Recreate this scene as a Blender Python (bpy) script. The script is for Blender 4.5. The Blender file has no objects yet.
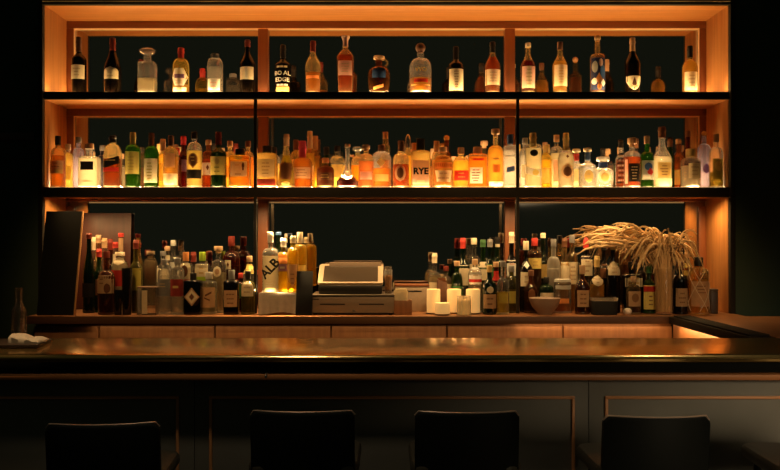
import bpy, bmesh, math, random
from mathutils import Vector, Matrix
random.seed(7)
C = bpy.context.scene.collection
PI = math.pi
FPX = 855.0; CX = 386.5; CY = 243.0; EYE = 1.32

def wx(px, Y): return (px - CX) * Y / FPX
def wz(py, Y): return EYE + (CY - py) * Y / FPX

# ------------------------------------------------------------------ materials
MATS = {}
def srgb(c):
    return tuple(((v / 12.92) if v <= 0.04045 else ((v + 0.055) / 1.055) ** 2.4) for v in c)

def new_mat(name):
    m = bpy.data.materials.new(name); m.use_nodes = True
    nt = m.node_tree; nt.nodes.clear()
    out = nt.nodes.new('ShaderNodeOutputMaterial')
    return m, nt, out

def pbr(name, col, rough=0.5, metal=0.0, bump=0.0, scale=60.0, vary=0.0, emit=None, emit_s=0.0, coat=0.0, spec=.5):
    key = ('pbr', name)
    if key in MATS: return MATS[key]
    m, nt, out = new_mat(name)
    p = nt.nodes.new('ShaderNodeBsdfPrincipled')
    p.inputs['Base Color'].default_value = (*col, 1)
    p.inputs['Roughness'].default_value = rough
    p.inputs['Metallic'].default_value = metal
    p.inputs['Specular IOR Level'].default_value = spec
    if coat: p.inputs['Coat Weight'].default_value = coat; p.inputs['Coat Roughness'].default_value = 0.08
    if emit:
        p.inputs['Emission Color'].default_value = (*emit, 1); p.inputs['Emission Strength'].default_value = emit_s
    if vary or bump:
        tc = nt.nodes.new('ShaderNodeTexCoord')
        n = nt.nodes.new('ShaderNodeTexNoise'); n.inputs['Scale'].default_value = scale; n.inputs['Detail'].default_value = 4
        nt.links.new(tc.outputs['Object'], n.inputs['Vector'])
        if vary:
            mx = nt.nodes.new('ShaderNodeMix'); mx.data_type = 'RGBA'
            mx.inputs['A'].default_value = (*[c * (1 - vary) for c in col], 1)
            mx.inputs['B'].default_value = (*[min(1, c * (1 + vary)) for c in col], 1)
            nt.links.new(n.outputs['Fac'], mx.inputs['Factor']); nt.links.new(mx.outputs['Result'], p.inputs['Base Color'])
        if bump:
            b = nt.nodes.new('ShaderNodeBump'); b.inputs['Strength'].default_value = bump; b.inputs['Distance'].default_value = 0.004
            nt.links.new(n.outputs['Fac'], b.inputs['Height']); nt.links.new(b.outputs['Normal'], p.inputs['Normal'])
    nt.links.new(p.outputs[0], out.inputs[0])
    MATS[key] = m
    return m

def wood(name, c1, c2, axis='X', rough=0.45, scale=1.0, coat=0.0, fine=1.0, metal=0.0):
    key = ('wood', name)
    if key in MATS: return MATS[key]
    m, nt, out = new_mat(name)
    p = nt.nodes.new('ShaderNodeBsdfPrincipled')
    tc = nt.nodes.new('ShaderNodeTexCoord'); mp = nt.nodes.new('ShaderNodeMapping')
    s = {'X': (1.2, 22, 22), 'Y': (22, 1.2, 22), 'Z': (22, 22, 1.2)}[axis]
    mp.inputs['Scale'].default_value = tuple(v * scale for v in s)
    n = nt.nodes.new('ShaderNodeTexNoise'); n.inputs['Scale'].default_value = 1.6 * fine; n.inputs['Detail'].default_value = 7
    n.inputs['Distortion'].default_value = 0.6
    r = nt.nodes.new('ShaderNodeValToRGB')
    r.color_ramp.elements[0].position = 0.3; r.color_ramp.elements[0].color = (*c1, 1)
    r.color_ramp.elements[1].position = 0.7; r.color_ramp.elements[1].color = (*c2, 1)
    nt.links.new(tc.outputs['Object'], mp.inputs[0]); nt.links.new(mp.outputs[0], n.inputs['Vector'])
    nt.links.new(n.outputs['Fac'], r.inputs[0]); nt.links.new(r.outputs[0], p.inputs['Base Color'])
    p.inputs['Roughness'].default_value = rough; p.inputs['Metallic'].default_value = metal
    if coat: p.inputs['Coat Weight'].default_value = coat; p.inputs['Coat Roughness'].default_value = 0.1
    nt.links.new(p.outputs[0], out.inputs[0])
    MATS[key] = m
    return m

def glass(name, tint, haze=0.08, hcol=None, rough=0.04, edge=0.35, refr=.62):
    """thin-walled bottle glass: tinted see-through, darker towards grazing, with a fresnel gloss and a little scatter"""
    key = ('glass', name)
    if key in MATS: return MATS[key]
    m, nt, out = new_mat(name); N = nt.nodes.new; L = nt.links.new
    lw = N('ShaderNodeLayerWeight'); lw.inputs['Blend'].default_value = 0.35
    mx = N('ShaderNodeMix'); mx.data_type = 'RGBA'
    mx.inputs['A'].default_value = (*tint, 1); mx.inputs['B'].default_value = (*[t * edge for t in tint], 1)
    L(lw.outputs['Facing'], mx.inputs['Factor'])
    tr = N('ShaderNodeBsdfTransparent'); L(mx.outputs['Result'], tr.inputs['Color'])
    rf = N('ShaderNodeBsdfRefraction'); rf.inputs['IOR'].default_value = 1.4; rf.inputs['Roughness'].default_value = .04
    L(mx.outputs['Result'], rf.inputs['Color'])
    ms = N('ShaderNodeMixShader'); ms.inputs[0].default_value = refr; L(tr.outputs[0], ms.inputs[1]); L(rf.outputs[0], ms.inputs[2])
    hc = hcol or tint
    tl = N('ShaderNodeBsdfTranslucent'); tl.inputs['Color'].default_value = (*hc, 1)
    df = N('ShaderNodeBsdfDiffuse'); df.inputs['Color'].default_value = (*hc, 1)
    a = N('ShaderNodeMixShader'); a.inputs[0].default_value = 0.2; L(tl.outputs[0], a.inputs[1]); L(df.outputs[0], a.inputs[2])
    # scatter is stronger at the rim, where the wall is seen edge-on
    mr = N('ShaderNodeMapRange'); mr.inputs['To Min'].default_value = haze; mr.inputs['To Max'].default_value = min(1, haze * 3.0 + 0.22)
    L(lw.outputs['Facing'], mr.inputs['Value'])
    b = N('ShaderNodeMixShader'); L(mr.outputs['Result'], b.inputs[0]); L(ms.outputs[0], b.inputs[1]); L(a.outputs[0], b.inputs[2])
    gl = N('ShaderNodeBsdfGlossy'); gl.inputs['Roughness'].default_value = rough; gl.inputs['Color'].default_value = (1, 1, 1, 1)
    lw2 = N('ShaderNodeLayerWeight'); lw2.inputs['Blend'].default_value = .5
    pw = N('ShaderNodeMath'); pw.operation = 'POWER'; pw.inputs[1].default_value = 4.0; L(lw2.outputs['Facing'], pw.inputs[0])
    fr = N('ShaderNodeMath'); fr.operation = 'MULTIPLY_ADD'; fr.inputs[1].default_value = .75; fr.inputs[2].default_value = .045; L(pw.outputs[0], fr.inputs[0])
    c = N('ShaderNodeMixShader'); L(fr.outputs[0], c.inputs[0]); L(b.outputs[0], c.inputs[1]); L(gl.outputs[0], c.inputs[2])
    L(c.outputs[0], out.inputs[0])
    MATS[key] = m
    return m

def liquid(name, col, scatter=0.5):
    key = ('liq', name)
    if key in MATS: return MATS[key]
    m, nt, out = new_mat(name); N = nt.nodes.new; L = nt.links.new
    lw = N('ShaderNodeLayerWeight'); lw.inputs['Blend'].default_value = 0.4
    mx = N('ShaderNodeMix'); mx.data_type = 'RGBA'
    mx.inputs['A'].default_value = (*[c ** 0.7 for c in col], 1); mx.inputs['B'].default_value = (*[c ** 1.6 for c in col], 1)
    L(lw.outputs['Facing'], mx.inputs['Factor'])
    tr = N('ShaderNodeBsdfTransparent'); L(mx.outputs['Result'], tr.inputs['Color'])
    tl = N('ShaderNodeBsdfTranslucent'); tl.inputs['Color'].default_value = (*col, 1)
    df = N('ShaderNodeBsdfDiffuse'); df.inputs['Color'].default_value = (*col, 1)
    a = N('ShaderNodeMixShader'); a.inputs[0].default_value = 0.15; L(tl.outputs[0], a.inputs[1]); L(df.outputs[0], a.inputs[2])
    b = N('ShaderNodeMixShader'); b.inputs[0].default_value = scatter; L(tr.outputs[0], b.inputs[1]); L(a.outputs[0], b.inputs[2])
    L(b.outputs[0], out.inputs[0])
    MATS[key] = m
    return m

def paper(name, col, trans=0.35):
    key = ('paper', name)
    if key in MATS: return MATS[key]
    m, nt, out = new_mat(name); N = nt.nodes.new; L = nt.links.new
    df = N('ShaderNodeBsdfDiffuse'); tl = N('ShaderNodeBsdfTranslucent')
    tc = N('ShaderNodeTexCoord'); n = N('ShaderNodeTexNoise'); n.inputs['Scale'].default_value = 45; n.inputs['Detail'].default_value = 3
    L(tc.outputs['Object'], n.inputs['Vector'])
    mx = N('ShaderNodeMix'); mx.data_type = 'RGBA'
    mx.inputs['A'].default_value = (*[c * 0.82 for c in col], 1); mx.inputs['B'].default_value = (*[min(1, c * 1.12) for c in col], 1)
    L(n.outputs['Fac'], mx.inputs['Factor'])
    L(mx.outputs['Result'], df.inputs['Color']); L(mx.outputs['Result'], tl.inputs['Color'])
    a = N('ShaderNodeMixShader'); a.inputs[0].default_value = trans; L(df.outputs[0], a.inputs[1]); L(tl.outputs[0], a.inputs[2])
    L(a.outputs[0], out.inputs[0])
    MATS[key] = m
    return m

def emitter(name, col, s):
    m, nt, out = new_mat(name)
    e = nt.nodes.new('ShaderNodeEmission'); e.inputs[0].default_value = (*col, 1); e.inputs[1].default_value = s
    nt.links.new(e.outputs[0], out.inputs[0]); return m

# palettes
GL = {'cl': (.93, .92, .88), 'gr': (.09, .24, .05), 'dg': (.035, .10, .04), 'br': (.34, .15, .05), 'dk': (.035, .022, .014),
      'am': (.90, .74, .44), 'rd': (.30, .05, .03), 'ye': (.80, .66, .24), 'pu': (.75, .70, .85), 'bk': (.012, .012, .012), 'ol': (.36, .33, .10),
      'fr': (.80, .78, .72)}
GH = {'cl': .035, 'gr': .10, 'dg': .16, 'br': .14, 'dk': .3, 'am': .06, 'rd': .14, 'ye': .10, 'pu': .08, 'bk': .7, 'ol': .14, 'fr': .35}
LQ = {'amb': (.80, .46, .12), 'hon': (.96, .74, .32), 'red': (.60, .19, .06), 'gold': (.98, .78, .30), 'pale': (.98, .90, .66), 'wat': (.97, .95, .90),
      'dar': (.30, .10, .03), 'oli': (.55, .50, .12), 'pin': (.95, .55, .40), 'ora': (.86, .46, .12), 'yel': (.98, .80, .16), 'wine': (.30, .02, .02), 'milk': (.98, .92, .74)}
LS = {'wat': .15, 'pale': .34, 'milk': .6, 'dar': .45}
PC = {'cr': (.86, .76, .54), 'wh': (.90, .88, .82), 'gd': (.70, .50, .18), 'tan': (.58, .38, .22), 'ye': (.90, .72, .22), 'bk': (.018, .016, .014),
      'rd': (.55, .05, .04), 'br': (.16, .07, .035), 'pk': (.85, .55, .45), 'bl': (.07, .16, .42), 'lime': (.42, .62, .05), 'gy': (.22, .22, .22),
      'pu': (.28, .16, .32), 'gn': (.06, .18, .07), 'or': (.80, .32, .10), 'ol': (.45, .38, .08), 'nv': (.04, .06, .16), 'dr': (.20, .03, .02), 'lg': (.55, .55, .50),
      'crm': (.60, .05, .09), 'mr': (.30, .05, .04), 'ln': (.30, .17, .09), 'lt': (.60, .46, .28)}
def glassm(k): return glass('glass_' + k, GL[k], GH[k], edge=.14 if k in ('cl', 'pu', 'fr') else .45)
def basem(k):
    c = GL[k]; return glass('thick_base_' + k, c, .5 if k not in ('dk', 'bk', 'dg') else .3, tuple(min(1, v * 1.05) for v in c))
def liqm(k): return liquid('liquid_' + k, LQ[k], LS.get(k, .36))
def papm(k): return paper('label_' + k, PC[k], .35 if k not in ('bk', 'br', 'dr') else .1)
def capm(k):
    kinds = {'gold': ((.75, .50, .18), .3, .9), 'silver': ((.7, .68, .64), .25, .9), 'cork': ((.55, .36, .19), .8, 0)}
    if k in kinds:
        c, r, mt = kinds[k]; return pbr('cap_' + k, c, r, mt)
    return pbr('cap_' + k, PC[k], .4)

# ------------------------------------------------------------------ mesh helpers
def link(name, bm, mats, parent=None, smooth=True, angle=40):
    me = bpy.data.meshes.new(name); 
    bmesh.ops.recalc_face_normals(bm, faces=bm.faces[:])
    bm.to_mesh(me); bm.free()
    for m in (mats if isinstance(mats, (list, tuple)) else [mats]): me.materials.append(m)
    if smooth:
        me.polygons.foreach_set('use_smooth', [True] * len(me.polygons))
        me.set_sharp_from_angle(angle=math.radians(angle))
    o = bpy.data.objects.new(name, me); C.objects.link(o)
    if parent: o.parent = parent
    return o

def raw_link(name, me, parent=None):
    o = bpy.data.objects.new(name, me); C.objects.link(o)
    if parent: o.parent = parent
    return o

def tag(o, label, cat, group=None, kind=None):
    o['label'] = label; o['category'] = cat
    if group: o['group'] = group
    if kind: o['kind'] = kind
    return o

def thing(name, label, cat, loc=(0, 0, 0), rz=0.0, group=None):
    o = bpy.data.objects.new(name, None); o.empty_display_size = .05; C.objects.link(o)
    o.location = loc; o.rotation_euler = (0, 0, rz)
    return tag(o, label, cat, group)

def box(bm, x0, x1, y0, y1, z0, z1, bev=0.0, mi=0, M=None):
    vs = [bm.verts.new(p) for p in ((x0, y0, z0), (x1, y0, z0), (x1, y1, z0), (x0, y1, z0), (x0, y0, z1), (x1, y0, z1), (x1, y1, z1), (x0, y1, z1))]
    fs = [bm.faces.new([vs[i] for i in q]) for q in ((3, 2, 1, 0), (4, 5, 6, 7), (0, 1, 5, 4), (1, 2, 6, 5), (2, 3, 7, 6), (3, 0, 4, 7))]
    for f in fs: f.material_index = mi
    if bev:
        es = list({e for f in fs for e in f.edges})
        r = bmesh.ops.bevel(bm, geom=es, offset=bev, segments=2, affect='EDGES', profile=.5)
        for f in r['faces']: f.material_index = mi
        if M is not None:
            vv = set(v for f in r['faces'] for v in f.verts) | {v for v in vs if v.is_valid}
            for v in vv: v.co = M @ v.co
    elif M is not None:
        for v in vs: v.co = M @ v.co

def boxo(name, x0, x1, y0, y1, z0, z1, m, parent=None, bev=0.003):
    bm = bmesh.new(); box(bm, x0, x1, y0, y1, z0, z1, bev); return link(name, bm, m, parent, angle=35)

def rings(bm, prof, seg=24, closed_bottom=True, closed_top=True, mi=0, off=(0, 0)):
    """prof: list of (z, half_width, half_depth, exponent[, material])"""
    R = []
    for p in prof:
        z, hw, hd, n = p[:4]; row = []
        for i in range(seg):
            a = 2 * PI * (i + .5) / seg
            c, s = math.cos(a), math.sin(a)
            if n > 2.01:
                k = (abs(c) ** n + abs(s) ** n) ** (-1.0 / n)
            else: k = 1.0
            row.append(bm.verts.new((off[0] + hw * c * k, off[1] + hd * s * k, z)))
        R.append(row)
    for j in range(len(R) - 1):
        m_ = prof[j][4] if len(prof[j]) > 4 else mi
        for i in range(seg):
            f = bm.faces.new((R[j][i], R[j][(i + 1) % seg], R[j + 1][(i + 1) % seg], R[j + 1][i])); f.material_index = m_
    if closed_bottom:
        f = bm.faces.new(list(reversed(R[0]))); f.material_index = prof[0][4] if len(prof[0]) > 4 else mi
    if closed_top:
        f = bm.faces.new(R[-1]); f.material_index = prof[-1][4] if len(prof[-1]) > 4 else mi

def lathe(bm, prof, seg=24, mi=0, cb=True, ct=True, off=(0, 0)):
    rings(bm, [(z, r, r, 2) for z, r in prof], seg, cb, ct, mi, off)

def tube(bm, pts, rad, seg=8, mi=0, cap=True):
    pts = [Vector(p) for p in pts]; n = len(pts)
    R = []; prev = None
    for i, p in enumerate(pts):
        t = (pts[min(i + 1, n - 1)] - pts[max(i - 1, 0)]).normalized()
        if prev is None:
            u = t.orthogonal().normalized()
        else:
            u = (prev - t * prev.dot(t)); u = u.normalized() if u.length > 1e-6 else t.orthogonal().normalized()
        prev = u; v = t.cross(u)
        r = rad[i] if isinstance(rad, (list, tuple)) else rad
        R.append([bm.verts.new(p + (u * math.cos(2 * PI * k / seg) + v * math.sin(2 * PI * k / seg)) * r) for k in range(seg)])
    for j in range(n - 1):
        for k in range(seg):
            f = bm.faces.new((R[j][k], R[j][(k + 1) % seg], R[j + 1][(k + 1) % seg], R[j + 1][k])); f.material_index = mi
    if cap:
        bm.faces.new(list(reversed(R[0]))).material_index = mi; bm.faces.new(R[-1]).material_index = mi

def text_mesh(s, size, bold=0.0):
    cu = bpy.data.curves.new('lettering', 'FONT'); cu.body = s; cu.size = size; cu.align_x = 'CENTER'; cu.align_y = 'CENTER'
    cu.resolution_u = 3; cu.offset = bold; cu.extrude = 0.0
    o = bpy.data.objects.new('lettering', cu); C.objects.link(o)
    bpy.context.view_layer.update()
    dg = bpy.context.evaluated_depsgraph_get()
    me = bpy.data.meshes.new_from_object(o.evaluated_get(dg))
    bpy.data.objects.remove(o); bpy.data.curves.remove(cu)
    return me

# ------------------------------------------------------------------ bottles
#       zs    zn    neck  curve    exp dep  extras
SHAPE = {
 'wine': (.60, .74, .31, 'slope', 2, 1, {}),
 'champ': (.42, .84, .30, 'slope', 2, 1, {}),
 'whis': (.66, .78, .32, 'round', 2, 1, {}),
 'tall': (.70, .79, .30, 'round', 2, 1, {}),
 'sq': (.70, .78, .36, 'round', 6, .8, {}),
 'sqs': (.78, .84, .38, 'round', 6, .8, {}),
 'flat': (.66, .80, .30, 'round', 4, .6, {}),
 'rsh': (.56, .78, .32, 'round', 2, 1, {}),
 'cone': (.10, .86, .28, 'slope', 2, 1, {}),
 'bell': (.40, .74, .24, 'slope', 2.6, .7, {}),
 'bulb': (.42, .66, .30, 'round', 2, .75, {'bulge': .25}),
 'ship': (.16, .52, .20, 'ogee', 2, 1, {}),
 'cogn': (.52, .80, .30, 'slope', 2, 1, {'taper': -.08}),
 'angl': (.64, .78, .28, 'lin', 5, .85, {'taper': -.18}),
 'gin': (.74, .82, .38, 'round', 2, 1, {}),
 'dome': (.60, .86, .36, 'round', 2, 1, {}),
}
class Form:
    def __init__(s, H, W, shape, ov=None):
        zs, zn, nr, cv, ex, dep, x = SHAPE[shape]; ov = ov or {}
        s.H, s.W = H, W; s.zs = ov.get('zs', zs) * H; s.zn = ov.get('zn', zn) * H; s.nr = ov.get('nr', nr) * W
        s.cv = cv; s.ex = ov.get('ex', ex); s.dep = ov.get('dep', dep); s.bulge = x.get('bulge', 0); s.taper = ov.get('taper', x.get('taper', 0))
        s.nr = max(s.nr, min(.0125, W * .6))
    def hw(s, z):
        W = s.W
        if z <= s.zs:
            t = z / s.zs; b = 1 + s.taper * (1 - t)
            if s.bulge: b *= (1 - s.bulge) + s.bulge * math.sin(PI * min(1, .15 + .85 * t) * .62) / math.sin(PI * .5)
            return W * b
        if z >= s.zn: return s.nr
        t = (z - s.zs) / (s.zn - s.zs)
        W = s.hw(s.zs)
        f = {'round': math.sqrt(max(0, 1 - t ** 2.2)), 'slope': .5 + .5 * math.cos(PI * t), 'lin': 1 - t, 'ogee': (1 - t) ** 1.9}[s.cv]
        return s.nr + (W - s.nr) * f
    def ring(s, z, inset=0.0):
        hw = s.hw(z); k = max(0, min(1, (hw - s.nr) / max(1e-6, s.W - s.nr)))
        hd = s.nr + (s.W * s.dep - s.nr) * k if s.W * s.dep > s.nr else hw
        n = 2 + (s.ex - 2) * min(1, k * 1.3)
        return max(.002, hw - inset), max(.002, hd - inset), n
    def surf(s, x, z, off):
        hw, hd, n = s.ring(z); hw += off; hd += off
        q = min(.985, abs(x) / hw)
        return Vector((math.copysign(q * hw, x), -hd * (1 - q ** n) ** (1 / n), z))

SPAN = {'r': lambda t: 1, 'e': lambda t: math.sqrt(max(0, 1 - (2 * t - 1) ** 2)), 'd': lambda t: 1 - abs(2 * t - 1),
        'a': lambda t: 1 if t < .6 else math.sqrt(max(0, 1 - ((t - .6) / .4) ** 2)), 'h': lambda t: min(1, .55 + .9 * (.5 - abs(t - .5))),
        's': lambda t: min(1, math.sqrt(max(0, t * 1.6 + .02))), 'u': lambda t: .78 + .22 * t}

def add_patch(bm, F, shape, u0, u1, z0, z1, off, mi, skew=0.0):
    nv = 8 if shape in 'ehads' else max(1, min(5, int((z1 - z0) / .02)))
    nu = 8 if F.ex < 3 else 6
    rows = []
    for j in range(nv + 1):
        t = j / nv; sp = max(.03, SPAN[shape](t)); uc = (u0 + u1) / 2; uh = (u1 - u0) / 2 * sp
        row = []
        for i in range(nu + 1):
            u = uc - uh + 2 * uh * i / nu
            z = z0 + (z1 - z0) * t + skew * u * F.W
            row.append(bm.verts.new(F.surf(u * F.W, z, off)))
        rows.append(row)
    for j in range(nv):
        for i in range(nu):
            f = bm.faces.new((rows[j][i], rows[j][i + 1], rows[j + 1][i + 1], rows[j + 1][i])); f.material_index = mi

PLACED = []   # (x, y, r, zone)
def fit(px, w, Y, zone, ymax, dep=1.0):
    """the nearest free depth at or behind Y"""
    best = None
    y = Y
    while y <= ymax + 1e-6:
        x = wx(px, y); r = w * y / FPX / 2
        rr = r * (.5 + .5 * dep)
        if y + rr <= ymax + .045 and all((x - a) ** 2 + (y - b) ** 2 > (rr + c) ** 2 for a, b, c, zz in PLACED if zz == zone):
            PLACED.append((x, y, rr, zone)); return x, y, r, True
        y += .006
    # nothing free: take the least crowded depth
    cand = []
    y = Y
    while y <= ymax:
        x = wx(px, y); r = w * y / FPX / 2
        gap = min([math.hypot(x - a, y - b) - c for a, b, c, zz in PLACED if zz == zone] + [r])
        cand.append((gap, -y)); y += .004
    g, y = max(cand); y = -y
    r0 = w * y / FPX / 2
    r = max(.012, min(r0, g))
    print('TIGHT', zone, px, round(y, 3), 'want', round(r0, 3), 'got', round(r, 3))
    PLACED.append((wx(px, y), y, r, zone)); return wx(px, y), y, r, False

def make_cap(bm, kind, z0, z1, nr, H):
    h = z1 - z0; r = nr * 1.12 + .0008
    if kind == 'screw':
        lathe(bm, [(z0, r), (z0 + .001, r * 1.04), (z1 - h * .12, r * 1.04), (z1 - .0012, r * 1.0), (z1, r * .9)], 20)
    elif kind == 'foil':
        lathe(bm, [(z0, r), (z0 + h * .55, r * .98), (z0 + h * .62, r * 1.1), (z0 + h * .72, r * 1.1), (z0 + h * .76, r), (z1 - .002, r * .98), (z1, r * .85)], 20)
    elif kind == 'tee':
        k = z0 + h * .35
        lathe(bm, [(z0, r * .86), (k, r * .86), (k, r * 1.38), (k + .002, r * 1.45), (z1 - .003, r * 1.45), (z1, r * 1.3)], 20)
    elif kind == 'ball':
        R = h * .5; pr = [(z0, r * .8), (z0 + h * .12, r * .85)]
        for i in range(9):
            a = -PI * .32 + (PI * .82) * i / 8; pr.append((z1 - R + R * math.sin(a), max(.0015, R * math.cos(a))))
        lathe(bm, pr, 20)
    elif kind == 'dome':
        pr = [(z0, r), (z0 + h * .5, r * 1.05)]
        for i in range(1, 7):
            a = PI / 2 * i / 6; pr.append((z0 + h * .5 + h * .5 * math.sin(a), max(.001, r * 1.05 * math.cos(a))))
        lathe(bm, pr, 20)
    elif kind == 'flare':
        lathe(bm, [(z0, r), (z0 + h * .3, r * .9), (z0 + h * .6, r * 1.0), (z1 - h * .1, r * 1.55), (z1, r * 1.4), (z1 - h * .12, r * .4)], 12)
    elif kind == 'stop':
        lathe(bm, [(z0, r * .9), (z0 + h * .3, r * .9), (z0 + h * .4, r * 1.5), (z0 + h * .55, r * 1.85), (z1 - h * .15, r * 1.85), (z1, r * 1.3)], 10)
    elif kind == 'pour':
        lathe(bm, [(z0, r), (z0 + h * .25, r * 1.05), (z0 + h * .3, r * .5), (z0 + h * .35, r * .4)], 16)
        tube(bm, [(0, 0, z0 + h * .3), (0, 0, z0 + h * .6), (r * .5, 0, z1)], [r * .38, r * .34, r * .26], 8)

def bottle(px, top, w, shape, gl, liq, lev, cap, patches, label, zone, Y, ymax, zbase, name='liquor_bottle', group=None, ov=None, text=None, cat='bottle'):
    """cap = (kind, colour, bottom pixel row). patches = (shape, u0, u1, y_top, y_bottom, colour[, lines/skew])"""
    x, y, r, ok = fit(px, w, Y, zone, ymax, (ov or {}).get('dep', SHAPE[shape][5]))
    H = wz(top, y) - zbase
    F = Form(H, r, shape, ov)
    root = thing(name, label, cat, (x, y, zbase), 0, group)
    py2z = lambda p: wz(p, y) - zbase
    zc = py2z(cap[2]) if cap else H
    zc = max(zc, F.zn * .98) if cap and cap[0] != 'foil' else max(zc, F.zs)
    zt = zc + .003 if not cap or cap[0] != 'foil' else H - .002     # glass goes up into the cap
    zt = min(zt, H)
    # glass
    bm = bmesh.new(); zs = [0.0, .0015, .004, .012]
    nb = 5 if (F.bulge or F.taper) else 2
    zs += [.012 + (F.zs - .012) * i / nb for i in range(1, nb + 1)]
    ns = 9
    zs += [F.zs + (F.zn - F.zs) * i / ns for i in range(1, ns + 1)]
    if zt > F.zn + .004: zs += [F.zn + (zt - F.zn) * .5, zt]
    pr = []
    for z in zs:
        a, b, n = F.ring(min(z, H)); k = {0.0: .90, .0015: .96, .004: .995}.get(z, 1)
        pr.append((z, a * k, b * k, n, 1 if z < .012 else 0))
    if not cap:
        pr.append((zt - .001, pr[-1][1] * 1.12, pr[-1][2] * 1.12, 2, 0))
    rings(bm, pr, 28 if F.ex <= 2 else 32, True, False)
    g = link('glass_body', bm, [glassm(gl), basem(gl)], root)
    # liquid
    if liq:
        zl = max(.02, min(lev * H, zt - .004)); bm = bmesh.new(); ins = .0035; pr = []
        n1 = 12
        for i in range(n1 + 1):
            z = .010 + (zl - .010) * i / n1; a, b, n = F.ring(z, ins); pr.append((z, a, b, n))
        rings(bm, pr, 20); link('liquid', bm, liqm(liq), root)
    # cap
    if cap:
        bm = bmesh.new(); make_cap(bm, cap[0], zc, H, F.nr, H)
        link('stopper' if cap[0] in ('tee', 'ball', 'stop', 'flare') else ('pour_spout' if cap[0] == 'pour' else 'cap'), bm,
             capm(cap[1]) if cap[1] in PC or cap[1] in ('gold', 'silver', 'cork') else glassm(cap[1]), root)
    # labels: patches that overlap belong to one label, patches apart are labels of their own
    groups_ = []
    for p in patches:
        hit = [g for g in groups_ if any(p[1] < q[2] and q[1] < p[2] and p[3] < q[4] and q[3] < p[4] for q in g)]
        if hit:
            for h in hit[1:]: hit[0].extend(h); groups_.remove(h)
            hit[0].append(p)
        else: groups_.append([p])
    for gp in groups_:
        bm = bmesh.new(); cols = []
        def mi(c):
            if c not in cols: cols.append(c)
            return cols.index(c)
        off = .0008
        for p in gp:
            sh, u0, u1, ya, yb, c = p[:6]
            z1, z0 = py2z(ya), max(.004, py2z(yb))
            z1 = min(z1, H)
            if z1 <= z0: z1 = z0 + .004
            if sh == 't':
                n = p[6] if len(p) > 6 else 2; rnd = random.Random(int(px * 10) + len(cols))
                for q in range(n):
                    hh = (z1 - z0) / (n * 2 - 1); zz = z1 - hh * (2 * q + 1)
                    k = rnd.uniform(.55, 1.0); uc = (u0 + u1) / 2; uh = (u1 - u0) / 2 * k
                    m = rnd.choice((1, 1, 2, 3, 4)); c = {'br': 'ln', 'tan': 'lt'}.get(c, c)
                    for e in range(m):
                        a0 = uc - uh + 2 * uh * e / m; a1 = a0 + 2 * uh / m * .86
                        add_patch(bm, F, 'r', a0, a1, zz + hh * .2, zz + hh * .85, off, mi(c))
            else:
                add_patch(bm, F, sh, u0, u1, z0, z1, off, mi(c), p[6] if len(p) > 6 else 0)
            off += .0007
        link('paper_label', bm, [papm(c) for c in cols], root)
    # lettering
    for tx in (text or []):
        s, size, u, ypx, rot, c, bold = tx
        me = text_mesh(s, size, bold); zc0 = py2z(ypx); R = Matrix.Rotation(rot, 3, 'Z')
        for v in me.vertices:
            q = R @ Vector((v.co.x, v.co.y, 0)); v.co = F.surf(u * F.W + q.x, zc0 + q.y, .0040)
        me.materials.clear(); me.materials.append(papm(c) if c != 'ink' else pbr('ink', (.008, .008, .008), .7, spec=.1))
        raw_link('lettering', me, root)
    return root, F
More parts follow.
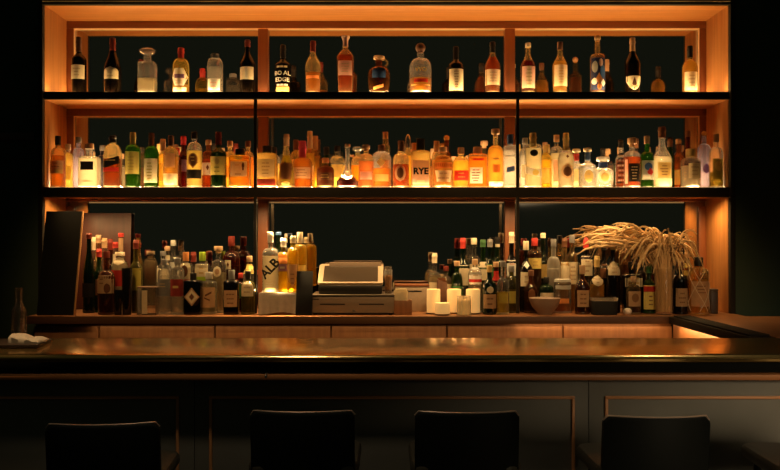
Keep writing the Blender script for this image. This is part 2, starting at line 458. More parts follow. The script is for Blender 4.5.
# ------------------------------------------------------------------ bottle tables
# (centre px, top px, width px, shape, glass, liquid, level, cap, label patches, label[, overrides[, lettering]])
Z1, Z2, ZC = 2.112, 1.612, 0.95
TOPROW = [
 (79, 37, 14.5, 'wine', 'dk', 'dar', .5, ('foil', 'br', 52), [('r', -.92, .92, 66, 80, 'cr'), ('t', -.6, .6, 69, 77, 'tan', 3)], 'dark wine bottle with a square cream label, leftmost on the top shelf', 'wine_bottle'),
 (112.7, 38, 16.5, 'champ', 'dk', 'dar', .4, ('foil', 'dr', 54), [('a', -.86, .86, 68, 80, 'cr'), ('t', -.5, .5, 73, 78, 'tan', 2)], 'dark sloping bottle with an arched gold label beside the square crystal decanter', 'champagne_bottle'),
 (147.5, 49, 17.5, 'sqs', 'cl', 'pale', .34, ('stop', 'cl', 57), [], 'square crystal decanter with a faceted glass stopper on the top shelf', 'decanter', {'zs': .66, 'zn': .72, 'nr': .42}),
 (181, 48, 16.5, 'rsh', 'ye', 'gold', .2, ('foil', 'rd', 61), [('h', -.96, .96, 69.5, 87, 'wh'), ('r', -.6, .6, 75.5, 79.5, 'pu'), ('t', -.5, .5, 82, 85, 'gd', 2), ('r', -.8, .8, 88.5, 92.5, 'cr')], 'red-capped bottle with a large hexagonal white and purple label'),
 (215, 54, 16, 'dome', 'cl', 'wat', .66, ('screw', 'gy', 58.5), [('r', -.75, .75, 80, 91.5, 'wh'), ('t', -.5, .5, 83, 89, 'pk', 2)], 'clear domed bottle with a small white label low down, on the top shelf', 'liquor_bottle', {'zs': .70, 'zn': .9, 'nr': .42}),
 (247.5, 40, 15.5, 'cogn', 'dk', 'dar', .5, ('foil', 'dr', 47), [('r', -.86, .86, 68, 80.5, 'cr'), ('r', -.18, .18, 68, 80.5, 'wh')], 'dark wine bottle with a small cream label, left of the first upright', 'wine_bottle'),
 (283, 45, 15.5, 'cogn', 'dk', 'dar', .4, ('foil', 'bk', 58), [('t', -.85, .85, 66.5, 69.5, 'cr', 1), ('r', -.85, .85, 87.5, 92.5, 'gd'), ('t', -.9, .9, 84.5, 87.5, 'wh', 1)], 'black-capped bottle covered in rows of large white block letters', 'liquor_bottle', {'zs': .58, 'zn': .72}, [('BO AL', .030, 0, 74.5, 0, 'wh', .0006), ('EDGE', .030, 0, 81, 0, 'wh', .0006)]),
 (313, 41, 15.5, 'cogn', 'am', 'amb', .40, ('foil', 'dr', 52), [('r', -.8, .8, 76.5, 79.5, 'or')], 'slender amber cognac bottle with red foil, beside the bottle of white block letters'),
 (345.5, 36, 17, 'angl', 'am', 'red', .66, ('flare', 'pk', 47), [('r', -.8, .8, 62, 76.5, 'pk'), ('t', -.5, .5, 64.5, 73.5, 'tan', 4)], 'angular bottle of red spirit with a pink label and flared stopper, tallest on top shelf'),
 (379, 56, 22, 'bulb', 'br', 'dar', .4, ('tee', 'cork', 61), [('a', -.62, .62, 68, 79, 'bl'), ('r', -.5, .4, 86.5, 89.5, 'or', .3)], 'round jug bottle with a loop handle and a dark blue label', 'jug_bottle', {'nr': .3, 'zs': .5, 'zn': .72}),
 (420.5, 43, 22, 'rsh', 'cl', 'amb', .30, ('ball', 'br', 53), [('r', -.62, .62, 80.5, 84, 'rd'), ('r', -.85, .85, 86, 87, 'gd')], 'broad clear bottle with gold initials and a round brown stopper', 'liquor_bottle', {'zs': .50, 'zn': .70, 'nr': .30}, [('VVO', .030, 0, 71.5, 0, 'gd', .001)]),
 (456, 47, 15, 'wine', 'dk', 'dar', .5, ('foil', 'bk', 60), [('r', -.93, .93, 70, 91.5, 'cr'), ('t', -.35, .35, 72, 89, 'br', 7)], 'dark bottle with a tall cream label, between the broad clear bottle and the red cognac', 'wine_bottle'),
 (492.5, 42, 15.5, 'cogn', 'am', 'red', .7, ('foil', 'bk', 53), [('r', -.95, .95, 70.5, 86, 'cr'), ('t', -.6, .6, 73, 83, 'tan', 4)], 'red cognac bottle with a cream label, just left of the second upright'),
 (528, 43, 15, 'cogn', 'am', 'wine', .64, ('screw', 'cr', 47.5), [('r', -.86, .86, 67.5, 89, 'pk'), ('r', -.3, .3, 67.5, 89, 'cr'), ('t', -.5, .5, 70, 86, 'tan', 5)], 'cream-capped bottle of dark red spirit just right of the second upright'),
 (560, 42, 15, 'cogn', 'am', 'gold', .62, ('screw', 'br', 50), [('r', -.86, .86, 66, 87, 'cr'), ('t', -.5, .5, 69, 84, 'gd', 6)], 'brown-capped bottle with a tall yellowish label, left of the blue patterned bottle'),
 (597.5, 35, 14.5, 'tall', 'am', 'red', .6, ('ball', 'cork', 41.5), [('r', -.97, .97, 59, 91, 'nv'), ('e', -.9, -.2, 62, 74, 'lg'), ('e', .15, .9, 66, 80, 'bl'), ('d', -.5, .45, 74, 86, 'or'), ('e', -.95, -.3, 79, 86, 'wh'), ('d', .2, .9, 80, 88, 'wh'), ('e', -.3, .3, 84, 91, 'or'), ('e', -.1, .5, 60, 68, 'pk')], 'slim bottle with a blue and orange patterned sleeve and a cork ball stopper', 'liquor_bottle', {'zs': .62, 'zn': .68}),
 (632.5, 38, 15.5, 'cogn', 'dk', 'dar', .5, ('foil', 'tan', 51.5), [('s', -.93, .93, 77, 91, 'cr'), ('d', -.3, .3, 78, 91, 'br'), ('t', -.7, .7, 86, 89, 'tan', 1)], 'dark bottle with a copper neck and a curved cream label, right of the patterned bottle', 'champagne_bottle'),
 (690, 46, 15, 'rsh', 'am', 'gold', .72, ('foil', 'bk', 58), [('r', -.9, .75, 73, 91.5, 'cr'), ('t', -.6, .5, 76, 88, 'tan', 4)], 'golden bottle with a cream label, rightmost on the top shelf', 'liquor_bottle', {'zs': .52, 'zn': .70}),
]
MIDROW = [
 (58, 136, 14.5, 'whis', 'am', 'amb', .62, ('screw', 'bk', 145), [('r', -.9, .9, 161, 174, 'tan'), ('r', -.9, .9, 170, 174, 'gd'), ('t', -.6, .6, 163, 168, 'br', 2)], 'amber bottle with a black cap, leftmost on the middle shelf'),
 (89.5, 143.5, 19.5, 'sq', 'cl', 'milk', .66, ('screw', 'tan', 149), [('r', -.66, .66, 162, 170.5, 'bk'), ('t', -.5, .5, 180, 183, 'tan', 1)], 'squat square bottle of pale spirit with a black band label', 'liquor_bottle', {'zs': .66, 'zn': .72}),
 (112.8, 136, 17, 'sq', 'am', 'dar', .56, ('foil', 'bk', 143), [('r', -.95, .95, 159, 166.5, 'bk', .35), ('t', -.6, .6, 160, 161.5, 'gd', 1), ('r', -.9, .9, 168, 172, 'rd')], 'square whisky bottle with a black label set at a slant', 'liquor_bottle', {'zs': .58, 'zn': .84, 'ex': 4}),
 (133, 132.5, 15, 'whis', 'gr', 'oli', .55, ('screw', 'gd', 145), [('r', -.93, .93, 152, 174.5, 'ye'), ('t', -.5, .5, 157, 171, 'gd', 5)], 'green bottle with a yellow label and gold cap'),
 (151.5, 133, 14.5, 'rsh', 'gr', 'oli', .5, ('foil', 'br', 146), [('r', -.92, .92, 159, 183, 'cr'), ('t', -.5, .5, 163, 180, 'ol', 6)], 'green bottle with a tall cream label and brown neck', 'liquor_bottle', {'zs': .58, 'zn': .76}),
 (171, 136, 15, 'whis', 'am', 'hon', .60, ('screw', 'br', 146), [('r', -.7, .7, 154, 168, 'tan'), ('r', -.95, .95, 174, 185.5, 'cr')], 'brown-capped bottle with a bright cream label along its foot'),
 (194.5, 132, 15.5, 'rsh', 'cl', 'gold', .66, ('screw', 'bk', 139), [('d', -.62, .62, 157, 169, 'br'), ('e', -.6, .6, 153.5, 166, 'br'), ('t', -.3, .3, 157, 162, 'gd', 2), ('r', -.95, .95, 170, 179, 'bk')], 'golden bottle with a dark shield above a black band', 'liquor_bottle', {'zs': .64, 'zn': .82}),
 (218.5, 132, 16, 'wine', 'dg', 'oli', .55, ('foil', 'dr', 145), [('r', -.93, .93, 157, 175.5, 'ye'), ('e', -.3, .3, 159, 165, 'gd'), ('t', -.6, .6, 167, 173, 'ol', 2)], 'dark green bottle with a yellow label and dark red neck', 'liquor_bottle'),
 (240, 149, 21, 'sqs', 'ye', 'hon', .72, ('screw', 'bk', 155), [('r', -.78, .78, 162, 177, 'cr'), ('t', -.6, .6, 173.5, 176, 'tan', 1), ('e', .3, .55, 163, 169, 'br'), ('r', .34, .5, 166, 171, 'br'), ('t', -.5, .2, 165, 166.5, 'gd', 1)], 'squat square yellow bottle with a cream label bearing a small dark figure'),
 (267, 146, 21, 'sqs', 'cl', 'hon', .8, ('screw', 'bk', 156), [('r', -.8, .8, 160, 178, 'cr'), ('t', -.6, .6, 163, 175, 'tan', 4), ('r', -.9, .9, 179.5, 186, 'dr')], 'squat square bottle with a pale label, right beside the first black post'),
 (286.5, 134, 17, 'cone', 'am', 'oli', .6, ('foil', 'tan', 146), [('u', -.75, .75, 163, 180, 'br'), ('e', -.5, .5, 182, 186, 'gd')], 'tall conical dark gold bottle tapering up to a slim neck'),
 (302.5, 141, 20, 'rsh', 'am', 'amb', .62, ('foil', 'crm', 160), [('r', -.85, .85, 168, 179, 'tan'), ('t', -.6, .6, 170, 177, 'br', 3)], 'stout amber bottle with a deep red dipped neck', 'liquor_bottle', {'zs': .50, 'zn': .66}),
 (325.5, 158, 17.5, 'rsh', 'am', 'red', .66, ('screw', 'or', 163), [('r', -.97, .97, 173, 180.5, 'br'), ('t', -.6, .6, 175, 178.5, 'gd', 2)], 'short round-shouldered bottle of red spirit with a dark band', 'liquor_bottle', {'zs': .56, 'zn': .74}),
 (347.5, 144, 22, 'ship', 'cl', 'wine', .16, ('screw', 'tan', 147), [('r', -.62, .62, 180, 186, 'dr')], 'long-necked decanter with a low wide foot on the middle shelf', 'decanter'),
 (366, 145, 15, 'rsh', 'am', 'pin', .62, ('tee', 'tan', 151), [('r', -.8, .8, 172, 180, 'pk')], 'pinkish amber bottle with a wide cork, right of the long-necked decanter', 'liquor_bottle', {'zs': .64, 'zn': .80}),
 (381.5, 145, 20, 'dome', 'cl', 'amb', .46, ('screw', 'br', 152), [('d', -.5, .4, 158, 168, 'gd'), ('r', -.7, .7, 175, 182, 'gd')], 'wide round-shouldered clear bottle half full of amber spirit', 'liquor_bottle', {'zs': .62, 'zn': .86, 'nr': .3}),
 (401, 141, 16.5, 'rsh', 'am', 'red', .5, ('screw', 'br', 151.5), [('e', -.75, .55, 165, 182, 'tan'), ('e', -.5, .3, 168, 179, 'br')], 'bottle of red liquid with an oval brown label, left of the RYE bottle', 'liquor_bottle', {'zs': .55, 'zn': .74}),
 (420.5, 139, 19.5, 'sq', 'cl', 'hon', .72, ('screw', 'bk', 152), [('r', -.85, .85, 161, 185, 'pk'), ('r', -.4, .4, 180.5, 184, 'cr')], 'square bottle of honey spirit lettered RYE in black', 'liquor_bottle', {'zs': .70, 'zn': .77}, [('RYE', .047, 0, 172, 0, 'ink', .0018)]),
 (443, 147, 21, 'rsh', 'am', 'hon', .66, ('screw', 'tan', 152), [('u', -.8, .8, 171, 182.5, 'cr'), ('t', -.6, .6, 173, 180, 'tan', 2), ('r', -.8, .8, 163, 169, 'or')], 'wide bottle of honey spirit with a cream label, right of the RYE bottle', 'liquor_bottle', {'zs': .50, 'zn': .80}),
 (461, 147.5, 16.5, 'rsh', 'am', 'gold', .66, ('screw', 'tan', 154), [('r', -.85, .85, 171, 181, 'rd'), ('t', -.6, .6, 173, 178.5, 'or', 2)], 'golden bottle with a wide red label on the middle shelf', 'liquor_bottle', {'zs': .56, 'zn': .78}),
 (477.5, 147, 19, 'sqs', 'am', 'ora', .76, ('screw', 'tan', 154.5), [('r', -.88, .45, 168, 184, 'wh'), ('t', -.75, .3, 170, 182, 'bk', 5), ('r', -.6, .6, 159, 161, 'rd')], 'square orange bottle with a white label of dense black print'),
 (495.5, 129, 16, 'tall', 'am', 'hon', .66, ('tee', 'tan', 137), [('r', -.45, .45, 165, 173, 'or'), ('r', -.9, .9, 182, 186.5, 'wh'), ('t', -.5, .5, 158, 161, 'tan', 1)], 'tall amber bottle with a cork top, left of the blue-capped clear bottle', 'liquor_bottle', {'zs': .58, 'zn': .72}),
 (510.3, 134.5, 14, 'sq', 'cl', 'wat', .7, ('screw', 'bl', 144), [('r', -.6, .5, 167, 172, 'nv', .25), ('r', -.9, .9, 156, 157, 'lg')], 'clear square bottle with a blue cap and small tilted blue label', 'liquor_bottle', {'zs': .74, 'zn': .80}),
 (533, 133, 16, 'sq', 'cl', 'pale', .72, ('foil', 'gd', 148), [('e', -.5, .5, 150, 157, 'bk'), ('r', -1, 1, 169, 176, 'wh', -.25), ('e', -.2, .6, 170, 176, 'ye')], 'clear gold-necked bottle with a white and yellow sash, right of the second post', 'liquor_bottle', {'zs': .74, 'zn': .80}),
 (566, 133, 16.5, 'cogn', 'cl', 'milk', .62, ('foil', 'gd', 151), [('e', -.72, .72, 164, 179, 'tan'), ('e', -.5, .5, 167, 177, 'br'), ('d', -.2, .2, 155, 159, 'br')], 'pale bottle with a gold foil neck and a round brown medallion', 'champagne_bottle'),
 (587.5, 148, 17.5, 'bell', 'cl', 'wat', .5, ('tee', 'cr', 153), [('e', -.5, .5, 170, 183, 'gd'), ('t', -.3, .3, 174, 179, 'tan', 2)], 'clear bell-shaped bottle with a bright blue collar under its cream stopper', 'liquor_bottle', {'zs': .5, 'zn': .70}),
 (603, 157, 21.5, 'bulb', 'cl', 'wat', .5, ('tee', 'wh', 163), [('e', -.55, .55, 170, 184, 'cr'), ('e', -.38, .38, 173, 182, 'gd')], 'low round clear flask with a dark blue collar and white stopper', 'liquor_bottle', {'zs': .46, 'zn': .66, 'nr': .36}),
 (632, 138, 16.5, 'whis', 'cl', 'red', .62, ('tee', 'cork', 147), [('r', -.62, .75, 164, 182, 'bk'), ('t', -.4, .5, 167, 180, 'tan', 5), ('r', -.95, -.72, 160, 184, 'pk')], 'clear bottle with a black label and cork, left of the green bottle', 'liquor_bottle', {'zs': .62, 'zn': .74}),
 (647, 136, 13.5, 'rsh', 'gr', 'oli', .6, ('screw', 'cork', 144), [('r', -.9, .9, 161, 180, 'lg'), ('e', -.6, .5, 163, 171, 'bl'), ('d', -.3, .7, 168, 177, 'rd'), ('r', -.8, .2, 175, 179, 'wh')], 'green bottle with a tan cap and a bright picture label', 'liquor_bottle', {'zs': .56, 'zn': .70}),
 (662, 127, 18.5, 'bell', 'cl', 'milk', .50, ('foil', 'br', 138), [('r', -.7, .7, 163, 178.5, 'gd'), ('t', -.5, .5, 166, 176, 'br', 4), ('r', -.9, .9, 179, 186.5, 'cr')], 'pale bottle with a long tapering neck, tallest on the middle shelf', 'liquor_bottle', {'zs': .44, 'zn': .74, 'dep': 1, 'ex': 2.5, 'nr': .34}),
 (690.5, 149, 19.5, 'dome', 'cl', 'milk', .56, ('screw', 'gd', 157), [('r', -.5, .82, 164, 179, 'cr'), ('t', -.35, .65, 167, 176, 'tan', 3), ('t', -.85, -.65, 166, 180, 'tan', 5)], 'stout pale round-shouldered bottle with a cream label near the right cheek', 'liquor_bottle', {'zs': .62, 'zn': .78, 'nr': .4}),
 (716, 134, 13.5, 'whis', 'cl', 'oli', .3, ('screw', 'cork', 142), [('r', -.75, .75, 159, 180, 'ol'), ('e', -.5, .5, 161, 172, 'ye')], 'clear bottle with an olive green label, rightmost on the middle shelf', 'liquor_bottle', {'zs': .62, 'zn': .76}),
]
MIDBACK = [
 (68, 144, 10, 'tall', 'cl', 'gold', .8, ('screw', 'tan', 150), [('r', -.8, .8, 166, 180, 'ye')], 'slim yellow bottle behind the leftmost amber bottle'),
 (78.5, 137, 10.5, 'tall', 'pu', 'wat', .6, ('screw', 'gy', 143), [], 'slim violet-tinted clear bottle behind the black band bottle'),
 (163, 139, 10.5, 'wine', 'am', 'gold', .7, ('foil', 'tan', 151), [('r', -.9, .9, 163, 182, 'ye')], 'yellow-labelled bottle with a bronze neck between two green-brown bottles'),
 (177, 148, 9, 'whis', 'br', 'red', .6, ('screw', 'rd', 155), [], 'small bottle with a bright red cap behind the cream-footed bottle'),
 (183.5, 136, 11.5, 'wine', 'rd', 'wine', .6, ('foil', 'crm', 145), [('r', -.8, .8, 160, 172, 'pu')], 'dark red bottle with a purple-red cap, left of the shield bottle'),
 (208.5, 140, 12.5, 'whis', 'br', 'amb', .6, ('screw', 'tan', 145), [('r', -.9, .9, 163, 175.5, 'wh'), ('d', -.2, .3, 165, 171, 'br')], 'brown bottle with a white label, between the shield and dark green bottles'),
 (230, 141, 14, 'rsh', 'am', 'hon', .66, ('screw', 'tan', 147), [('r', -.8, .8, 166, 178, 'gd')], 'amber bottle with a tan cap rising behind the squat square yellow bottle'),
 (248, 141, 12.5, 'rsh', 'am', 'ora', .66, ('screw', 'br', 147), [], 'orange bottle behind the squat yellow bottle, close to the first post'),
 (274, 147, 12, 'sq', 'cl', 'hon', .6, ('screw', 'bk', 157), [('r', -.7, .7, 163, 176, 'cr')], 'second dark-capped bottle half hidden behind the squat bottle by the post'),
 (296, 140, 12.5, 'rsh', 'am', 'hon', .6, ('screw', 'br', 150), [('r', -.8, .8, 166, 180, 'tan')], 'amber bottle hidden between the conical bottle and the red-necked one'),
 (310, 131, 9.5, 'wine', 'am', 'gold', .62, ('foil', 'cr', 149), [('r', -.8, .8, 166, 180, 'cr')], 'slender bottle with a pale foil neck rising behind the red-necked bottle'),
 (315.5, 136, 9, 'wine', 'am', 'gold', .62, ('foil', 'tan', 150), [], 'slender golden bottle with a tan neck, right of the pale-necked one'),
 (326.5, 147, 9.5, 'wine', 'dg', 'dar', .5, ('screw', 'bk', 155), [], 'dark green bottle standing behind the short red-spirit bottle'),
 (337.5, 146, 16, 'rsh', 'cl', 'gold', .56, ('screw', 'bk', 152), [('r', -.7, .7, 165, 178, 'cr')], 'clear round-shouldered bottle with a black cap behind the long-necked decanter'),
 (357.5, 147, 13, 'rsh', 'am', 'amb', .56, ('stop', 'cl', 153), [], 'amber decanter with a glass stopper behind the long-necked decanter', 'decanter'),
 (385.5, 132, 9, 'tall', 'am', 'amb', .5, ('screw', 'tan', 139), [], 'tall slim-necked amber bottle behind the wide half-full bottle'),
 (408, 134, 9, 'wine', 'am', 'gold', .6, ('dome', 'silver', 148), [], 'bottle with a tall silver domed cap, left of the RYE bottle'),
 (414.5, 143, 8.5, 'whis', 'am', 'amb', .6, ('screw', 'or', 152), [], 'orange-capped bottle hidden behind the left edge of the RYE bottle'),
 (436.5, 141, 9.5, 'whis', 'am', 'amb', .6, ('screw', 'tan', 153), [], 'tan-capped bottle rising behind the left of the wide honey bottle'),
 (446.5, 135, 9.5, 'wine', 'br', 'amb', .6, ('ball', 'gold', 141), [], 'dark-necked bottle with a gold ball top behind the wide honey bottle'),
 (525, 138, 10.5, 'tall', 'cl', 'wat', .66, ('screw', 'gy', 144), [('r', -.8, .8, 165, 178, 'cr')], 'clear bottle half hidden behind the second black post'),
 (546, 145, 11.5, 'whis', 'ye', 'gold', .66, ('screw', 'gd', 153), [('r', -.85, .85, 168, 184, 'ye')], 'small gold bottle with a plain yellow label, right of the sash bottle'),
 (556.5, 135, 12, 'tall', 'cl', 'pale', .66, ('screw', 'tan', 142), [('r', -.7, .7, 160, 182, 'pk')], 'pinkish clear bottle with a tan cap behind the medallion bottle'),
 (576.5, 149, 14, 'bell', 'cl', 'pale', .5, ('tee', 'cr', 154), [('r', -.6, .6, 170, 182, 'cr')], 'clear bell-shaped bottle with a bright red collar under its cream stopper', 'liquor_bottle', {'zs': .5, 'zn': .70}),
 (621, 140, 11, 'wine', 'cl', 'dar', .6, ('foil', 'bk', 148), [('t', -.9, .9, 153, 184, 'bk', 7), ('t', -.9, .6, 155, 182, 'lg', 6)], 'slim bottle with a dark speckled pattern, left of the black-label clear bottle'),
 (670, 139, 9, 'wine', 'dg', 'oli', .5, ('foil', 'br', 147), [], 'dark green bottle behind the long-necked pale bottle, on its right'),
 (678.5, 139, 12, 'wine', 'br', 'gold', .4, ('foil', 'cork', 144), [('r', -.9, .9, 170, 185, 'ye')], 'brown gold-capped bottle with a yellow label, left of the stout pale bottle'),
 (688, 131, 11, 'wine', 'rd', 'dar', .5, ('foil', 'br', 137), [], 'dark red bottle with a tall neck behind the stout pale bottle'),
 (704, 131, 13, 'whis', 'pu', 'wat', .3, ('ball', 'gold', 136), [('e', -.5, .5, 164, 174, 'pu')], 'violet clear bottle with a gold ball cap, left of the olive-label bottle'),
]
# lower counter: rows of (.., base depth)
CFRONT = [
 (106.5, 251, 17, 'rsh', 'br', 'dar', .6, ('screw', 'dr', 258), [('r', -.95, .95, 275, 293, 'tan'), ('e', 0, .7, 283, 293, 'br'), ('t', -.7, .1, 278, 284, 'br', 2)], 'brown bottle with a tan label and dark red cap, at the counter front left', 'liquor_bottle', {'zs': .52, 'zn': .70}),
 (89, 233, 12.5, 'champ', 'dg', 'dar', .5, ('foil', 'dr', 239), [('r', -.9, .9, 283, 297, 'bk')], 'dark green sloping bottle with a red top, first beside the leaning black board', 'wine_bottle'),
 (164.3, 259, 13, 'gin', 'cl', 'wat', .7, ('screw', 'gy', 265), [('r', -.95, .95, 279, 296, 'gy'), ('t', -.6, .6, 283, 287, 'tan', 2)], 'clear bottle with a grey label, left twin of the red-label bottle', 'liquor_bottle', {'zs': .72, 'zn': .84}),
 (177.5, 258, 13.5, 'gin', 'cl', 'wat', .72, ('screw', 'gy', 264), [('r', -.95, .95, 279, 296, 'mr'), ('t', -.6, .6, 285, 288.5, 'gd', 1)], 'clear bottle with a deep red label, left of the black diamond bottle', 'liquor_bottle', {'zs': .74, 'zn': .84}),
 (193.3, 273, 17.5, 'sqs', 'bk', 'dar', .5, ('screw', 'bk', 280), [('d', -.86, .86, 287.5, 305.5, 'tan'), ('d', -.7, .7, 289.5, 303.5, 'cr'), ('d', -.3, .3, 293, 300, 'br')], 'squat black bottle with a large gold diamond label', 'liquor_bottle', {'zs': .80, 'zn': .84, 'nr': .3}),
 (209, 272, 16, 'gin', 'cl', 'pale', .6, ('screw', 'lg', 279), [('r', -.85, .85, 287, 307, 'tan'), ('r', -.3, .5, 293, 295, 'br', .5), ('r', -.4, .3, 298, 299.5, 'br', -.4)], 'clear bottle with a branch drawn on its tan label, right of the black diamond bottle', 'liquor_bottle', {'zs': .70, 'zn': .80}),
 (231.5, 270, 15, 'sq', 'dk', 'dar', .5, ('screw', 'gy', 280), [('r', -.86, .86, 290, 306.5, 'tan'), ('t', -.6, .6, 293, 304, 'br', 3)], 'black bottle with a square tan label at the front edge of the counter', 'liquor_bottle', {'zs': .70, 'zn': .80}),
 (248, 271, 14, 'whis', 'ol', 'oli', .5, ('screw', 'bk', 279), [('a', -.85, .85, 281, 296, 'cr'), ('t', -.5, .5, 286, 293, 'tan', 2)], 'olive bottle with an arched cream label, just left of the towel'),
 (489.5, 265, 13.5, 'wine', 'dg', 'oli', .5, ('foil', 'gd', 272), [('r', -.93, .93, 294, 308, 'tan'), ('e', -.5, .5, 286, 293, 'cr'), ('t', -.6, .6, 297, 305, 'br', 2)], 'green bottle with a tan label standing right of the candles'),
 (503, 261, 12.5, 'rsh', 'cl', 'yel', .42, ('screw', 'gy', 267), [('r', -.7, .7, 293, 303, 'ol')], 'clear bottle of yellow liquid just left of the second post', 'liquor_bottle', {'zs': .5, 'zn': .68}),
 (531, 270, 14, 'bell', 'br', 'dar', .5, ('screw', 'br', 276), [('e', -.5, .5, 288, 302, 'br')], 'dark brown bell-shaped bottle behind the left of the bowl', 'liquor_bottle', {'zs': .5, 'zn': .76}),
 (582.3, 265, 15, 'bell', 'br', 'dar', .42, ('screw', 'tan', 274), [('r', -.78, .78, 290, 306.5, 'tan'), ('t', -.5, .5, 293, 304, 'br', 3)], 'brown bell-shaped bottle with a square tan label, right of the bowl', 'liquor_bottle', {'zs': .54, 'zn': .76}),
 (633.5, 276, 14, 'rsh', 'am', 'dar', .55, ('screw', 'tan', 282), [('r', -.85, .85, 291, 306, 'tan'), ('e', -.5, .5, 293, 302, 'ln')], 'small amber bottle with a tan label behind the crumpled foil'),
 (649, 266, 13.5, 'wine', 'gr', 'oli', .4, ('foil', 'gn', 273), [('r', -.93, .93, 285, 309, 'ye'), ('r', -.93, .93, 286, 291.5, 'rd'), ('t', -.5, .5, 295, 305, 'br', 3)], 'green bottle with a red and yellow label, left of the vase'),
 (680, 262, 15, 'rsh', 'dk', 'dar', .5, ('screw', 'br', 269), [('r', -.78, .78, 288, 306, 'tan'), ('t', -.5, .5, 292, 303, 'br', 3)], 'dark bottle with a tan label, right of the vase', 'liquor_bottle', {'zs': .62, 'zn': .76}),
 (698.5, 257, 19.5, 'gin', 'am', 'hon', .6, ('screw', 'bk', 266), [('r', -.9, .9, 281, 306, 'tan'), ('t', -.6, .6, 285, 293, 'br', 3)], 'bottle wrapped in pale cord at the far right of the counter', 'liquor_bottle', {'zs': .70, 'zn': .82}),
]
